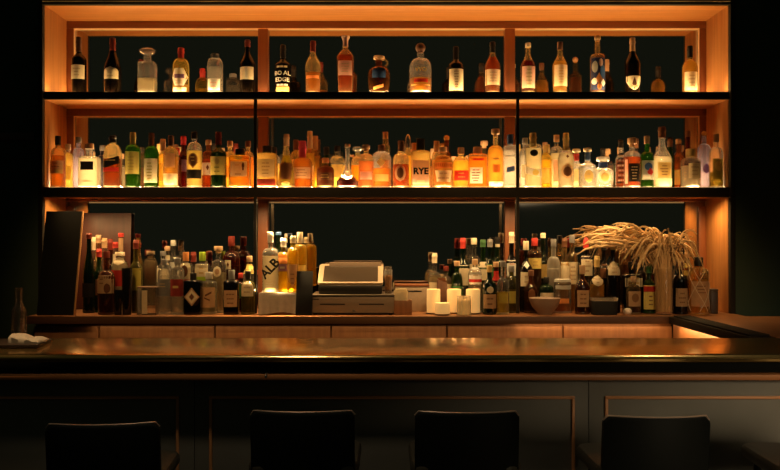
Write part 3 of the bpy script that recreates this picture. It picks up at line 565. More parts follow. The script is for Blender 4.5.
CMID = [
 (99, 249, 10, 'wine', 'gr', 'dar', .5, ('foil', 'rd', 257), [('r', -.9, .9, 279, 295, 'br')], 'green bottle with a red top, right of the dark green sloping bottle', 'wine_bottle'),
 (120, 252, 16, 'gin', 'cl', 'milk', .82, ('screw', 'cr', 256), [('r', -.95, .95, 270, 286, 'rd'), ('e', -.7, .7, 257, 265, 'cr')], 'pale-shouldered bottle with a red label behind the tall black tumbler', 'liquor_bottle', {'zs': .72, 'zn': .86, 'nr': .5}),
 (136, 240, 13.5, 'wine', 'ol', 'oli', .5, ('foil', 'dr', 249), [('r', -.9, .9, 268, 290, 'ol')], 'olive bottle with a dark red neck rising behind the acrylic menu holder'),
 (186, 252, 14, 'sq', 'cl', 'pale', .66, ('screw', 'or', 261), [('r', -.85, .85, 263, 279, 'cr'), ('e', -.55, .45, 265, 277, 'br'), ('r', -.85, .85, 279, 285, 'rd')], 'orange-red capped bottle with a round dark mark on its cream label', 'liquor_bottle', {'zs': .76, 'zn': .82}),
 (202.5, 252, 14.5, 'sq', 'cl', 'pale', .66, ('screw', 'lime', 261), [('r', -.9, .9, 264, 280.5, 'cr'), ('r', -.9, .9, 276.5, 281, 'lime'), ('t', -.5, .5, 267, 274, 'gd', 2)], 'bottle with a bright lime green cap and lime striped label', 'liquor_bottle', {'zs': .76, 'zn': .82}),
 (218.5, 246, 16, 'rsh', 'cl', 'pale', .6, ('tee', 'cork', 253), [('e', -.5, .5, 266, 277, 'cr'), ('e', -.3, .3, 268.5, 274.5, 'tan')], 'ornate clear bottle with a round orange crest and a cork', 'liquor_bottle', {'zs': .6, 'zn': .80}),
 (249.5, 256, 13, 'whis', 'cl', 'gold', .5, ('screw', 'tan', 262), [('r', -.85, .85, 264, 273.5, 'ye'), ('t', -.5, .5, 266, 271, 'gd', 2)], 'tan-capped bottle with a small yellow label, left of the first mullion'),
 (241, 273, 9, 'whis', 'rd', 'wine', .6, ('screw', 'rd', 278), [('r', -.8, .8, 284, 298, 'gn')], 'small red-capped bottle squeezed beside the arched cream label'),
 (434.5, 253, 13.5, 'rsh', 'cl', 'pale', .6, ('foil', 'cr', 263), [('r', -.8, .8, 282, 297, 'cr')], 'clear bottle with a pale foil neck behind the left candles', 'liquor_bottle', {'zs': .52, 'zn': .68}),
 (446, 266, 12.5, 'rsh', 'cl', 'gold', .6, ('screw', 'dr', 271), [('r', -.8, .8, 284, 300, 'cr')], 'short clear bottle with a brown-red cap behind the candles'),
 (457, 261, 11.5, 'rsh', 'gr', 'oli', .8, ('screw', 'tan', 266), [('r', -.9, .9, 286, 300, 'gn')], 'small green bottle behind the middle candles'),
 (463, 238, 14, 'wine', 'dg', 'dar', .5, ('foil', 'rd', 248.5), [('r', -.9, .9, 265, 285, 'cr')], 'tall dark bottle with a bright red cap behind the candles'),
 (475, 259, 13.5, 'rsh', 'cl', 'pale', .7, ('screw', 'tan', 265), [('r', -.93, .93, 267, 284, 'wh'), ('r', -.93, .93, 279, 282, 'rd'), ('t', -.6, .6, 270, 276, 'tan', 2)], 'bottle with a white and red label behind the rightmost candle', 'liquor_bottle', {'zs': .7, 'zn': .82}),
 (496, 262, 9, 'wine', 'rd', 'wine', .6, ('screw', 'tan', 267), [('r', -.9, .9, 271, 284, 'rd')], 'small red bottle wedged right of the tan-label green bottle'),
 (511.5, 266, 11, 'rsh', 'ol', 'yel', .5, ('screw', 'gy', 272), [('r', -.8, .8, 291, 303, 'ol')], 'olive-yellow bottle standing behind the second black post'),
 (526, 241, 13, 'wine', 'dk', 'dar', .5, ('screw', 'cr', 250), [('d', -.4, .4, 261, 269, 'wh'), ('r', -.9, .9, 272, 286, 'cr'), ('t', -.6, .6, 275, 283, 'tan', 2)], 'dark bottle with a small white diamond and a cream cap, right of the second post'),
 (546.5, 277, 14, 'whis', 'gr', 'oli', .6, ('screw', 'bk', 283), [('r', -.95, .95, 292.5, 297, 'cr')], 'small green bottle with a cream band behind the bowl'),
 (562.5, 279, 17, 'gin', 'cl', 'ora', .3, ('screw', 'lg', 282), [('r', -.9, .9, 285, 289, 'lg'), ('r', -.6, .6, 298, 303, 'or')], 'wide clear jar with orange contents right behind the bowl', 'glass_jar', {'zs': .86, 'zn': .92, 'nr': .8}),
 (597, 256, 14.5, 'bulb', 'am', 'gold', .5, ('foil', 'gd', 267), [('e', -.75, .75, 275, 286, 'cr'), ('t', -.4, .4, 278, 283, 'tan', 2)], 'round golden flask with a slim neck behind the black tumbler', 'liquor_bottle', {'nr': .22, 'zs': .5, 'zn': .62}),
 (613, 243, 14, 'wine', 'dk', 'dar', .5, ('foil', 'gd', 250), [('a', -.85, .85, 261, 275, 'cr'), ('t', -.5, .5, 267, 273, 'tan', 2)], 'dark bottle with an arched cream label left of the vase', 'wine_bottle'),
 (632, 262, 18, 'sq', 'dk', 'dar', .5, ('screw', 'bk', 268), [('r', -.95, .95, 274, 286.5, 'cr'), ('t', -.7, .7, 277, 284, 'gd', 2)], 'broad dark bottle with a wide cream label behind the small amber bottle'),
 (687.5, 252, 11, 'whis', 'br', 'amb', .6, ('screw', 'tan', 258), [('r', -.9, .9, 263, 275.5, 'ye'), ('e', -.4, .4, 266, 272, 'br')], 'bottle with a bright yellow label behind the dark tan-label bottle'),
]
CBACK = [
 (93, 237, 9, 'wine', 'cl', 'gold', .5, ('foil', 'cr', 250), [('r', -.8, .8, 275, 295, 'cr')], 'cream-necked bottle behind the dark green sloping bottle'),
 (98.5, 235, 9, 'wine', 'am', 'amb', .5, ('foil', 'tan', 243), [('r', -.8, .8, 252, 266, 'ye')], 'bottle with a tan cap, second from left in the back cluster'),
 (104.5, 238, 9, 'wine', 'cl', 'gold', .5, ('foil', 'cork', 248), [], 'cork-brown necked bottle in the back cluster, behind the tan-label brown bottle'),
 (110.5, 239, 9, 'wine', 'br', 'dar', .5, ('foil', 'dr', 250), [], 'dark red necked bottle in the back cluster at left'),
 (115.5, 242, 9, 'wine', 'cl', 'red', .5, ('foil', 'rd', 248), [('r', -.8, .8, 254, 266, 'cr')], 'small red-topped bottle left of the tall pale-necked one'),
 (121, 233, 10, 'wine', 'am', 'amb', .5, ('foil', 'rd', 237), [('r', -.9, .9, 238, 251, 'tan')], 'tall bottle with a red top and pale neck band, highest at the counter left end'),
 (163, 251, 12, 'sq', 'cl', 'wat', .5, ('screw', 'gy', 256), [('r', -.8, .8, 268, 282, 'cr')], 'clear bottle behind the grey-label twin'),
 (167.5, 246, 11, 'wine', 'cl', 'wat', .5, ('screw', 'tan', 251), [('r', -.8, .8, 255, 260, 'cr')], 'clear tan-capped bottle at the back between the clear twins'),
 (173.5, 240, 13, 'whis', 'cl', 'wat', .5, ('screw', 'lg', 246), [('r', -.8, .8, 262, 276, 'lg')], 'taller clear bottle at the back above the red-label twin'),
 (193.5, 252, 10, 'wine', 'rd', 'wine', .6, ('foil', 'dr', 262), [], 'dark red bottle between the orange-red cap and the lime cap'),
 (231.5, 236, 17, 'rsh', 'rd', 'wine', .6, ('screw', 'dr', 246), [('r', -.6, .1, 260, 269, 'cr'), ('d', -.4, -.1, 262, 267, 'br')], 'big dark red bottle with a broad cap at the back, left of the first mullion', 'liquor_bottle', {'zs': .66, 'zn': .80}),
 (474, 238, 13, 'rsh', 'cl', 'amb', .5, ('screw', 'cr', 244.5), [('r', -.7, .7, 264, 280, 'cr')], 'clear bottle with a cream cap, tall behind the rightmost candle', 'liquor_bottle', {'zs': .62, 'zn': .76}),
 (483, 240, 11, 'wine', 'gr', 'oli', .5, ('foil', 'gn', 247), [('r', -.9, .9, 262, 280, 'cr')], 'leftmost green bottle in the back trio left of the second mullion'),
 (490, 239, 11.5, 'wine', 'dg', 'oli', .5, ('foil', 'gy', 247), [('r', -.9, .9, 264, 280, 'gn')], 'middle green bottle in the back trio left of the second mullion'),
 (497.5, 237, 10.5, 'wine', 'gr', 'oli', .5, ('foil', 'bk', 244), [('r', -.5, .5, 244, 247, 'cr')], 'rightmost green bottle in the back trio left of the second mullion'),
 (511.5, 232, 11, 'wine', 'dk', 'dar', .5, ('foil', 'cr', 243), [('r', -.92, .92, 260, 276, 'wh'), ('t', -.6, .6, 263, 272, 'pk', 3)], 'dark wine bottle with a white neck and white label in front of the second mullion', 'wine_bottle'),
 (534.5, 238, 14, 'gin', 'br', 'oli', .6, ('screw', 'rd', 246), [('r', -.9, .9, 258, 268.5, 'ye'), ('t', -.5, .5, 261, 266, 'gd', 2)], 'dark bottle with a red cap and yellow label behind the bowl', 'liquor_bottle', {'zs': .74, 'zn': .84}),
 (543, 233, 11, 'wine', 'dg', 'oli', .5, ('foil', 'cr', 238), [('r', -.9, .9, 264, 278, 'gd')], 'tall bottle with a cream top, highest right of the second post'),
 (553.5, 239, 13, 'rsh', 'fr', 'wat', .7, ('screw', 'gy', 247), [('r', -.9, .9, 268, 269, 'lg')], 'grey frosted bottle behind the bowl, left of the two cream necks', 'liquor_bottle', {'zs': .62, 'zn': .76}),
 (564.5, 238, 10, 'wine', 'am', 'gold', .5, ('foil', 'br', 247), [('r', -.9, .9, 262, 284, 'cr')], 'cream-labelled bottle with a brown neck behind the clear jar'),
 (572, 235, 12, 'rsh', 'am', 'gold', .5, ('screw', 'gy', 243), [('r', -.93, .93, 262, 284, 'cr'), ('t', -.6, .6, 266, 280, 'tan', 4)], 'taller cream-labelled bottle beside the red-capped one', 'liquor_bottle', {'zs': .62, 'zn': .78}),
 (586, 237, 14, 'rsh', 'dk', 'dar', .5, ('dome', 'rd', 248), [('r', -.8, .8, 256, 275.5, 'cr'), ('t', -.5, .5, 260, 272, 'tan', 3)], 'dark bottle with a big red domed cap and cream label', 'liquor_bottle', {'zs': .62, 'zn': .76}),
 (604, 242, 12, 'wine', 'dk', 'dar', .5, ('foil', 'bk', 250), [('r', -.8, .8, 264, 278, 'br')], 'black bottle hidden between the golden flask and the arched cream label', 'wine_bottle'),
]
BOXROW = [
 (270.5, 232, 16, 'tall', 'cl', 'milk', .60, ('foil', 'wh', 242.5), [('e', -.55, .55, 251.5, 255, 'gy'), ('t', -.5, .5, 280, 286, 'lg', 3)], 'tall clear bottle with a white cap and slanted black letters ALB', 'liquor_bottle', {'zs': .62, 'zn': .74}, [('ALB', .066, .05, 268.5, .82, 'ink', .0022)]),
 (283.5, 238, 13.5, 'rsh', 'ye', 'yel', .66, ('foil', 'wh', 247), [('r', -.95, .95, 252.5, 263.5, 'or'), ('r', -.8, .8, 264, 271, 'pu'), ('t', -.5, .5, 266, 269, 'lg', 1)], 'yellow bottle with an orange and violet label, right of the ALB bottle', 'liquor_bottle', {'zs': .62, 'zn': .74}),
 (293, 236, 11.5, 'whis', 'ye', 'yel', .74, ('foil', 'cr', 243), [('s', -.8, .8, 264, 286, 'tan'), ('t', -.5, .5, 273, 284, 'br', 3)], 'slim yellow bottle with a pointed tan label on the white towel', 'liquor_bottle', {'zs': .66, 'zn': .80}),
 (300, 232, 14, 'whis', 'ye', 'yel', .78, ('screw', 'cr', 243), [('r', -.85, .85, 265, 276, 'ye')], 'yellow bottle at the back right of the white towel', 'liquor_bottle', {'zs': .70, 'zn': .80}),
 (278.5, 232, 9.5, 'wine', 'dg', 'oli', .5, ('foil', 'bl', 235), [], 'dark green bottle behind the ALB bottle on the white towel'),
]
# ------------------------------------------------------------------ materials of the place
OAK = wood('orange_oak', (.44, .175, .042), (.58, .25, .062), 'X', .42)
OAKZ = wood('orange_oak_upright', (.40, .165, .045), (.56, .25, .07), 'Z', .45)
MAHOG = wood('red_brown_frame', (.20, .065, .022), (.27, .09, .032), 'Z', .4)
MAHOGX = wood('red_brown_rail', (.20, .065, .022), (.27, .09, .032), 'X', .4)
STEEL = pbr('black_steel', (.022, .019, .014), .65, spec=.2)
PALELINE = pbr('highlight_and_inlay', (.90, .62, .34), .4)  # pale tone paints light caught on the mirror frame lip; inlay shares it
MIRROR = pbr('smoked_mirror', (.56, .50, .44), .03, 1.0)
CTOP = wood('counter_walnut', (.26, .115, .05), (.36, .165, .07), 'X', .30)
CDOOR = wood('door_walnut', (.22, .095, .040), (.30, .135, .056), 'Z', .5, fine=1.4)
BARTOP = wood('bar_top_lacquer', (.90, .54, .17), (1.0, .66, .25), 'X', .19, metal=.95)
BARFACE = pbr('bar_face_grey_green', (.25, .225, .185), .6, vary=.12, scale=9)
APRON = pbr('apron_black', (.008, .008, .007), .7, spec=.1)
COPPER = wood('copper_wood', (.62, .22, .075), (.75, .29, .10), 'X', .4)
COPPERB = pbr('copper_moulding', (.85, .36, .14), .4)
WALLM = pbr('dark_wall_paint', (.055, .085, .060), .85, vary=.25, scale=3, spec=.1)
FLOORM = wood('dark_floor_boards', (.03, .02, .014), (.055, .036, .024), 'Y', .5)
BACKM = pbr('shaded_back_black', (.009, .010, .008), .55, spec=.2)  # shade on the stool backs is put into this near-black
GLINTM = pbr('edge_glint', (.80, .56, .42), .4, .3)  # pale tone paints the highlight along the backrest top
LEATH = pbr('lit_seat_leather', (.085, .070, .048), .5, bump=.25, scale=160)  # browner than the back, so light from above is in the colour
DARKMET = pbr('dark_metal_leg', (.03, .03, .03), .4, .8)
LEDM = emitter('warm_strip_diffuser', (1, .62, .27), 3.0)
LEDDIM = emitter('dim_strip_diffuser', (1, .57, .21), .5)

# ------------------------------------------------------------------ the setting
def struct(o): o['kind'] = 'structure'; return o
struct(boxo('floor', -3.6, 3.6, -.6, 5.0, -.05, 0, FLOORM, bev=0))
struct(boxo('wall_back', -1.823, 1.826, 4.8605, 5.0, 0, 2.606, WALLM, bev=0))
struct(boxo('wall_back_left', -3.6, -1.8235, 4.5, 5.0, .0, 3.05, WALLM, bev=0)); struct(boxo('wall_back_right', 1.8265, 3.6, 4.5, 5.0, .0, 3.05, WALLM, bev=0)); struct(boxo('wall_back_top', -1.823, 1.826, 4.5, 5.0, 2.6065, 3.05, WALLM, bev=0))
struct(boxo('wall_left', -3.7, -3.6, -.6, 5.0, 0, 3.05, WALLM, bev=0))
struct(boxo('wall_right', 3.6, 3.7, -.6, 5.0, 0, 3.05, WALLM, bev=0))
bm = bmesh.new(); box(bm, -3.6, -1.85, 4.488, 4.4999, 1.86, 1.90, .002); 
struct(link('trim_1', bm, wood('left_rail_dark', (.05, .03, .02), (.08, .045, .03), 'X', .4)))

# ------------------------------------------------------------------ shelving
YF, YB = 4.5, 4.824
unit = thing('back_bar_shelving', 'wide orange-lit wooden back bar shelving with mirrored back and two long shelves', 'shelving', (0, 4.66, .95))
U0 = Vector((0, 4.66, .95))
def ub(name, x0, x1, y0, y1, z0, z1, m, bev=.002):
    return boxo(name, x0 - U0.x, x1 - U0.x, y0 - U0.y, y1 - U0.y, z0 - U0.z, z1 - U0.z, m, unit, bev)
ub('side_panel', -1.821, -1.797, 4.5, 4.855, .9505, 2.602, OAKZ); ub('side_panel', 1.797, 1.824, 4.5, 4.855, .9505, 2.602, OAKZ)
ub('top_panel', -1.797, 1.797, 4.5, 4.855, 2.567, 2.602, OAK)
bm = bmesh.new()
for a in ((-1.822, -1.799, 4.47, 4.4995, .9505, 2.606), (1.799, 1.826, 4.47, 4.4995, .9505, 2.606), (-1.822, 1.826, 4.472, 4.4995, 2.568, 2.606)):
    box(bm, a[0], a[1], a[2] - U0.y, a[3] - U0.y, a[4] - U0.z, a[5] - U0.z, .002)
link('outer_frame', bm, STEEL, unit)
bm = bmesh.new(); box(bm, -1.80, 1.80, 4.468 - U0.y, 4.4718 - U0.y, 2.582 - .95, 2.586 - .95); link('frame_inlay', bm, PALELINE, unit)
for (z0, z1) in ((2.074, 2.112), (1.567, 1.612)):
    ub('shelf', -1.797, 1.797, 4.5, 4.855, z0, z1, OAK)
    ub('shelf_edge', -1.797, 1.797, 4.478, 4.4998, z0 - (.001 if z0 > 2 else .0075), z1 + .0005, STEEL)
# mirrored back: three mirrors in each row, framed
rows = ((2.112, 2.567), (1.612, 2.074), (.9505, 1.567))
MX = .693
for ri, (z0, z1) in enumerate(rows):
    for (a, b) in ((-1.797, -MX - .028), (-MX + .028, MX - .028), (MX + .028, 1.797)):
        ub('mirror', a, b, YB, YB + .006, z0 + .0005, z1 - .0005, MIRROR, 0)
    top = ub('back_frame', -1.797, 1.797, YB - .022, YB - .0005, z1 - (.040 if ri < 2 else .012), z1 - .0005, MAHOGX)
    ub('back_frame', -1.797, -1.757, YB - .022, YB - .0005, z0 + .0005, z1 - .041, MAHOG); ub('back_frame', 1.757, 1.797, YB - .022, YB - .0005, z0 + .0005, z1 - .041, MAHOG)
    if ri < 2:
        bm = bmesh.new()
        for a in ((-1.757, 1.757, z1 - .0445, z1 - .0405), (-1.757, -1.7535, z0 + .001, z1 - .0445), (1.7535, 1.757, z0 + .001, z1 - .0445)):
            box(bm, a[0], a[1], YB - .024 - U0.y, YB - .004 - U0.y, a[2] - U0.z, a[3] - U0.z)
        link('lit_frame_lip', bm, PALELINE, unit)  # pale strips stand in for light caught on the inner lip
    for s in (-1, 1):
        ub('mullion', s * MX - .028, s * MX + .028, YB - .030, YB + .006, z0 + .0005, z1 - (.046 if ri < 2 else .013), MAHOG)
for s in (-1, 1):
    ub('post', s * .688 - .008, s * .688 + .008, 4.481, 4.497, 1.6125, 2.073, STEEL); ub('post', s * .688 - .008, s * .688 + .008, 4.481, 4.497, .9505, 1.566, STEEL)
def strip(z, y, down=False, m=LEDM):
    ub('light_strip', -1.78, 1.78, y - .004, y + .004, (z - .0025) if down else z + .0004, (z - .0004) if down else z + .0025, m, 0)
strip(2.112, 4.510); strip(2.112, 4.789); strip(1.612, 4.510); strip(1.612, 4.789); ub('light_strip', -1.79, 1.79, 4.5002, 4.504, 1.5602, 1.5665, LEDDIM, 0)

# ------------------------------------------------------------------ counters
boxo('x', 0, .01, 0, .01, 0, .01, STEEL)  # replaced below
bpy.data.objects.remove(bpy.data.objects['x'])
o = boxo('counter_top', -1.8205, 1.8235, 4.333, 4.859, .912, .9495, CTOP, bev=.004)
boxo('shaded_front_edge', -1.8205, 1.8235, 4.327, 4.3328, .9105, .9485, wood('edge_shade_wood', (.085, .038, .017), (.12, .055, .025), 'X', .5), o, .001)  # darker than the top: shade on the nosing is put into the wood colour
tag(o, 'long brown wooden worktop of the back counter, under all the lower bottles', 'counter top')
# return on the right
ret = thing('return_counter', 'dark wooden counter running forward from the back counter on the right', 'counter', (1.85, 3.8, 0))
def rb(n, x0, x1, y0, y1, z0, z1, m, bev=.003): return boxo(n, x0 - 1.85, x1 - 1.85, y0 - 3.8, y1 - 3.8, z0, z1, m, ret, bev)
rb('edge_board', 1.43, 1.5345, 3.36, 4.329, .912, .9485, pbr('edge_black', (.02, .016, .012), .75, spec=.15)); rb('return_top', 1.535, 2.35, 3.36, 4.329, .912, .9495, CTOP); rb('return_body', 1.4655, 2.30, 3.37, 4.377,   .0005, .9115, CDOOR)
o = boxo('rubber_bar_mat', 1.44, 1.525, 3.40, 4.29, .949, .957, pbr('mat_rubber', (.018, .018, .016), .8, bump=.4, scale=200, spec=.15)); tag(o, 'narrow black rubber bar mat on the inner edge of the right return counter', 'mat')
names = ['furthest left base cabinet under the back counter, in shadow', 'base cabinet below the black diamond bottle, second from left', 'base cabinet below the towel-covered crate, third from left',
         'base cabinet below the cash drawer', 'base cabinet below the candles and the second black post', 'rightmost base cabinet, brightly lit beside the return counter']
edges = [33.5, 99, 215, 331, 447, 563, 722]
for i in range(6):
    a, b = wx(edges[i], 4.38), wx(edges[i + 1], 4.38)
    if i == 5: b = 1.465
    t = thing('base_cabinet', names[i], 'cabinet', ((a + b) / 2, 4.6, .0), 0, 'base cabinets under the back counter'); hw = (b - a) / 2
    boxo('body', -hw + .001, hw - .001, -.20, .24, .001, .911, CDOOR, t)
    boxo('door', -hw + .004, hw - .004, -.222, -.2005, .06, .893, CDOOR, t, .002)
    boxo('plinth', -hw + .002, hw - .002, -.18, -.2005 + .02, .0005, .0009, APRON, t, 0) if False else None
# front bar
bar = thing('bar_counter', 'long dark bar with a glossy wooden top and grey panelled front', 'bar counter', (0, 3.0, 0))
def bb(n, x0, x1, y0, y1, z0, z1, m, bev=.003): return boxo(n, x0, x1, y0 - 3.0, y1 - 3.0, z0, z1, m, bar, bev)
bm = bmesh.new(); pr = [(3.33, .906), (3.33, .946), (3.326, .95)]
for i in range(17):
    t = i / 16; y = 3.30 - .335 * t; pr.append((y, .95 - .008 * t - .010 * max(0, (t - .35) / .65) ** 2))
pr += [(2.960, .929), (2.957, .924), (2.957, .914), (2.960, .908), (2.966, .906)]
A_ = [bm.verts.new((-2.7, y - 3, z)) for y, z in pr]; B_ = [bm.verts.new((2.7, y - 3, z)) for y, z in pr]
for i in range(len(pr)):
    k = (i + 1) % len(pr); bm.faces.new((A_[i], A_[k], B_[k], B_[i]))
bm.faces.new(A_); bm.faces.new(list(reversed(B_))); link('bar_top', bm, BARTOP, bar, angle=30)
bb('apron', -2.7, 2.7, 2.995, 3.30, .8655, .9055, APRON)
bb('rail', -2.7, 2.7, 2.966, 3.20, .8425, .8645, COPPER, .006)
bb('core', -2.7, 2.7, 3.0655, 3.29, .0005, .8425, APRON)
PX = [(-2.7, -.686), (-.684, .719), (.721, 2.7)]
FR = [(-2.09, -.738), (-.631, .670), (.777, 2.13)]
for (a, b), (c, d) in zip(PX, FR):
    p = bb('front_panel', a, b, 3.048, 3.065, .08, .842, BARFACE, .0015)
    bm = bmesh.new(); w = .011; z0, z1 = .16, .776
    for q in ((c, d, z1 - w, z1), (c, d, z0, z0 + w), (c, c + w, z0 + w, z1 - w), (d - w, d, z0 + w, z1 - w)):
        box(bm, q[0], q[1], 3.036 - 3, 3.0478 - 3, q[2], q[3], .003)
    f = link('panel_moulding', bm, COPPERB, p)
bb('kick_board', -2.7, 2.7, 3.055, 3.065, .0005, .079, APRON)
YK = 2.95
hook = thing('bag_hook', 'tiny silver bag hook under the bar top, left of centre', 'hook', (wx(266, 2.92), 2.92, .866))
bm = bmesh.new(); lathe(bm, [(-.007, .001), (-.006, .004), (-.002, .005), (.002, .005), (.004, .003)], 12)
link('hook', bm, capm('silver'), hook); hook.location = (wx(266, YK), YK, 1.32 - 133 * YK / 855)
bm = bmesh.new(); tube(bm, [(0, 0, .002), (0, .004, .006), (0, .022, .010)], .0022, 8); link('hook_stem', bm, capm('silver'), hook)

# ------------------------------------------------------------------ stools
def stool(x, y, rz, label, top):
    t = thing('bar_stool', label, 'stool', (x, y, 0), rz, 'low-backed stools along the bar')
    W = .156
    # seat: padded slab with rounded corners
    def outline(hw, y0, y1, r, n=6):
        pts = []
        for cx_, cy_, a0 in ((hw - r, y1 - r, 0), (-hw + r, y1 - r, PI / 2), (-hw + r, y0 + r, PI), (hw - r, y0 + r, 1.5 * PI)):
            for i in range(n + 1):
                a = a0 + PI / 2 * i / n; pts.append((cx_ + r * math.cos(a), cy_ + r * math.sin(a)))
        return pts
    bm = bmesh.new(); L = []
    for z, k in ((.612, -.02), (.616, -.006), (.626, 0), (.645, 0), (.655, -.006), (.659, -.02)):
        L.append([bm.verts.new((px_, py_, z + .02 * max(0, (py_ - .20)) * -1)) for px_, py_ in outline(W + .012 + k, -.01 - k * .5, .34 + k, .05)])
    for j in range(len(L) - 1):
        for i in range(len(L[0])): bm.faces.new((L[j][i], L[j][(i + 1) % len(L[0])], L[j + 1][(i + 1) % len(L[0])], L[j + 1][i]))
    bm.faces.new(list(reversed(L[0]))); bm.faces.new(L[-1]); link('seat', bm, LEATH, t)
    # curved low back
    bm = bmesh.new(); n = 20; cols = []
    z0, z1 = .62, top; th = .024
    for i in range(n + 1):
        u = -1 + 2 * i / n; xx = u * W; yy = -.015 + .035 * u * u
        zt = z1 - .014 * max(0, (abs(u) - .92) / .08) ** 2
        col = []
        for (dy, zz) in ((-th / 2, z0), (-th / 2, zt - .010), (-th * .32, zt - .003), (0, zt), (th * .32, zt - .003), (th / 2, zt - .010), (th / 2, z0)):
            lean = -(zz - z0) * .12
            col.append(bm.verts.new((xx, yy + dy + lean, zz)))
        cols.append(col)
    for i in range(n):
        for k in range(7):
            bm.faces.new((cols[i][k], cols[i + 1][k], cols[i + 1][(k + 1) % 7], cols[i][(k + 1) % 7]))
    bm.faces.new(cols[0]); bm.faces.new(list(reversed(cols[-1]))); link('backrest', bm, BACKM, t)
    bm = bmesh.new(); pts = []
    for i in range(31):
        u = -1 + 2 * i / 30; zt = z1 - .014 * max(0, (abs(u) - .92) / .08) ** 2; pts.append((u * W, -.015 + .035 * u * u - (zt - z0) * .12, zt + .001))
    tube(bm, pts, .0028, 8); link('edge_highlight', bm, GLINTM, t)  # added tube in place of a highlight on the top edge
    for sx in (-1, 1):
        for sy in (0, 1):
            bm = bmesh.new(); tube(bm, [(sx * .115, .03 + .26 * sy, .6115), (sx * .155, -.01 + .34 * sy, .004)], [.013, .010], 10); link('leg', bm, DARKMET, t)
    bm = bmesh.new(); q = [(-.142, .01, .22), (.142, .01, .22), (.142, .32, .22), (-.142, .32, .22)]
    for i in range(4): tube(bm, [q[i], q[(i + 1) % 4]], .007, 8)
    link('footrest', bm, DARKMET, t)
stool(wx(101.5, 2.40), 2.415, math.radians(5), 'dark low-backed bar stool, leftmost along the bar, turned slightly', .812)
stool(wx(302, 2.55), 2.57, 0, 'black low-backed stool below the towel crate, second from the left', .817)
stool(wx(467.5, 2.55), 2.57, 0, 'black low-backed stool below the candles, third from the left', .815)
stool(wx(658, 2.50), 2.52, 0, 'black low-backed stool below the dried grass, seat showing on its left', .812)
stool(wx(841, 2.50), 2.52, math.radians(-2), 'bar stool at the right picture edge, only its seat corner showing', .812)

# ------------------------------------------------------------------ bottles
for (zone, tab, Y, ym, zb, grp) in (('top', TOPROW, 4.556, 4.74, Z1, 'bottles on the top shelf'), ('mid', MIDROW, 4.558, 4.74, Z2, 'bottles on the middle shelf'), ('mid', MIDBACK, 4.63, 4.76, Z2, 'bottles on the middle shelf')):
    for b in tab:
        b = list(b) + [None] * (13 - len(b))
        b[10] = b[10] or 'liquor_bottle'
        px, top, w, sh, gl, lq, lv, cap, pat, lab, nm, ov, tx = b
        root, F = bottle(px, top, w, sh, gl, lq, lv, cap, pat, lab, zone, Y, ym, zb, nm, grp, ov, tx, 'decanter' if nm == 'decanter' else 'bottle')
        if px in (587.5, 576.5, 603):
            zc = F.zn; bm = bmesh.new(); top_ = wz({587.5: 152.5, 576.5: 153.5, 603: 162.5}[px], root.location.y) - zb; bot = wz({587.5: 160.5, 576.5: 161, 603: 169}[px], root.location.y) - zb
            r0, r1 = F.ring(bot)[0] + .001, F.ring(top_)[0] + .0014
            rr = min(r0, F.nr * 1.25)
            lathe(bm, [(bot, rr), (bot + .002, rr * 1.05), (top_ - .002, r1 * 1.05), (top_, r1)], 20); link('neck_collar', bm, capm({587.5: 'bl', 576.5: 'rd', 603: 'nv' }[px]) if px != 603 else pbr('collar_blue', (.04, .09, .32), .4), root)
        if nm == 'jug_bottle':
            bm = bmesh.new(); pts = []
            for i in range(15):
                a = -PI * .42 + PI * 1.15 * i / 14; pts.append((F.nr + .004 + .021 * math.cos(a) + .004, 0, F.zn + .020 + .017 * math.sin(a)))
            tube(bm, pts, .0042, 10); link('loop_handle', bm, glassm('am'), root)
# on the counter: the posts take room too
for s in (-1, 1): PLACED.append((s * .688, 4.489, .013, 'ctr'))
# other things standing among the bottles are kept clear of them
def hold(px, w, Y): PLACED.append((wx(px, Y), Y, w * Y / FPX / 2, 'ctr'))
CANDLES = [(433.5, 289, 13.6, 4.475, 'tall lit pillar candle, leftmost of the candles'), (442.5, 302.7, 15, 4.395, 'low wide candle in front of the leftmost pillar candle'),
           (454, 289, 14, 4.50, 'tall lit pillar candle in the middle, behind the votive glass'), (473, 289, 14, 4.47, 'tall lit pillar candle, rightmost of the candles')]
for c in CANDLES: hold(c[0], c[2] + 1, c[3])
hold(464, 15, 4.385); hold(545, 32, 4.43); hold(604, 30, 4.42); hold(664.5, 20, 4.44); hold(627.5, 12, 4.395); hold(712.5, 8, 4.50)
hold(118, 9.5, 4.40); hold(127, 11, 4.41); hold(148, 20, 4.43); hold(441.5, 9, 4.58)
for x_ in (-1.60, -1.66, -1.72): PLACED.append((x_, 4.44, .055, 'ctr'))
for (tab, Y, ym) in ((CFRONT, 4.44, 4.62), (CMID, 4.53, 4.72), (CBACK, 4.61, 4.755)):
    for b in tab:
        b = list(b) + [None] * (13 - len(b)); b[10] = b[10] or 'liquor_bottle'
        px, top, w, sh, gl, lq, lv, cap, pat, lab, nm, ov, tx = b
        root, F = bottle(px, top, w, sh, gl, lq, lv, cap, pat, lab, 'ctr', Y, ym, ZC, nm, 'bottles on the lower counter', ov, tx, 'jar' if nm == 'glass_jar' else 'bottle')
        if px == 698.5:
            bm = bmesh.new()
            for k in range(7):
                pts = []
                a0 = k * PI / 3.5
                for i in range(19):
                    t = i / 18; z = F.H * (.06 + .72 * t); a = a0 + (2.4 if k % 2 else -2.4) * t
                    hw, hd, n = F.ring(z); pts.append(((hw + .002) * math.cos(a), (hd + .002) * math.sin(a), z))
                tube(bm, pts, .0016, 6)
            link('cord_wrap', bm, pbr('pale_cord', (.72, .60, .42), .8), root)
TOWZ = 1.063
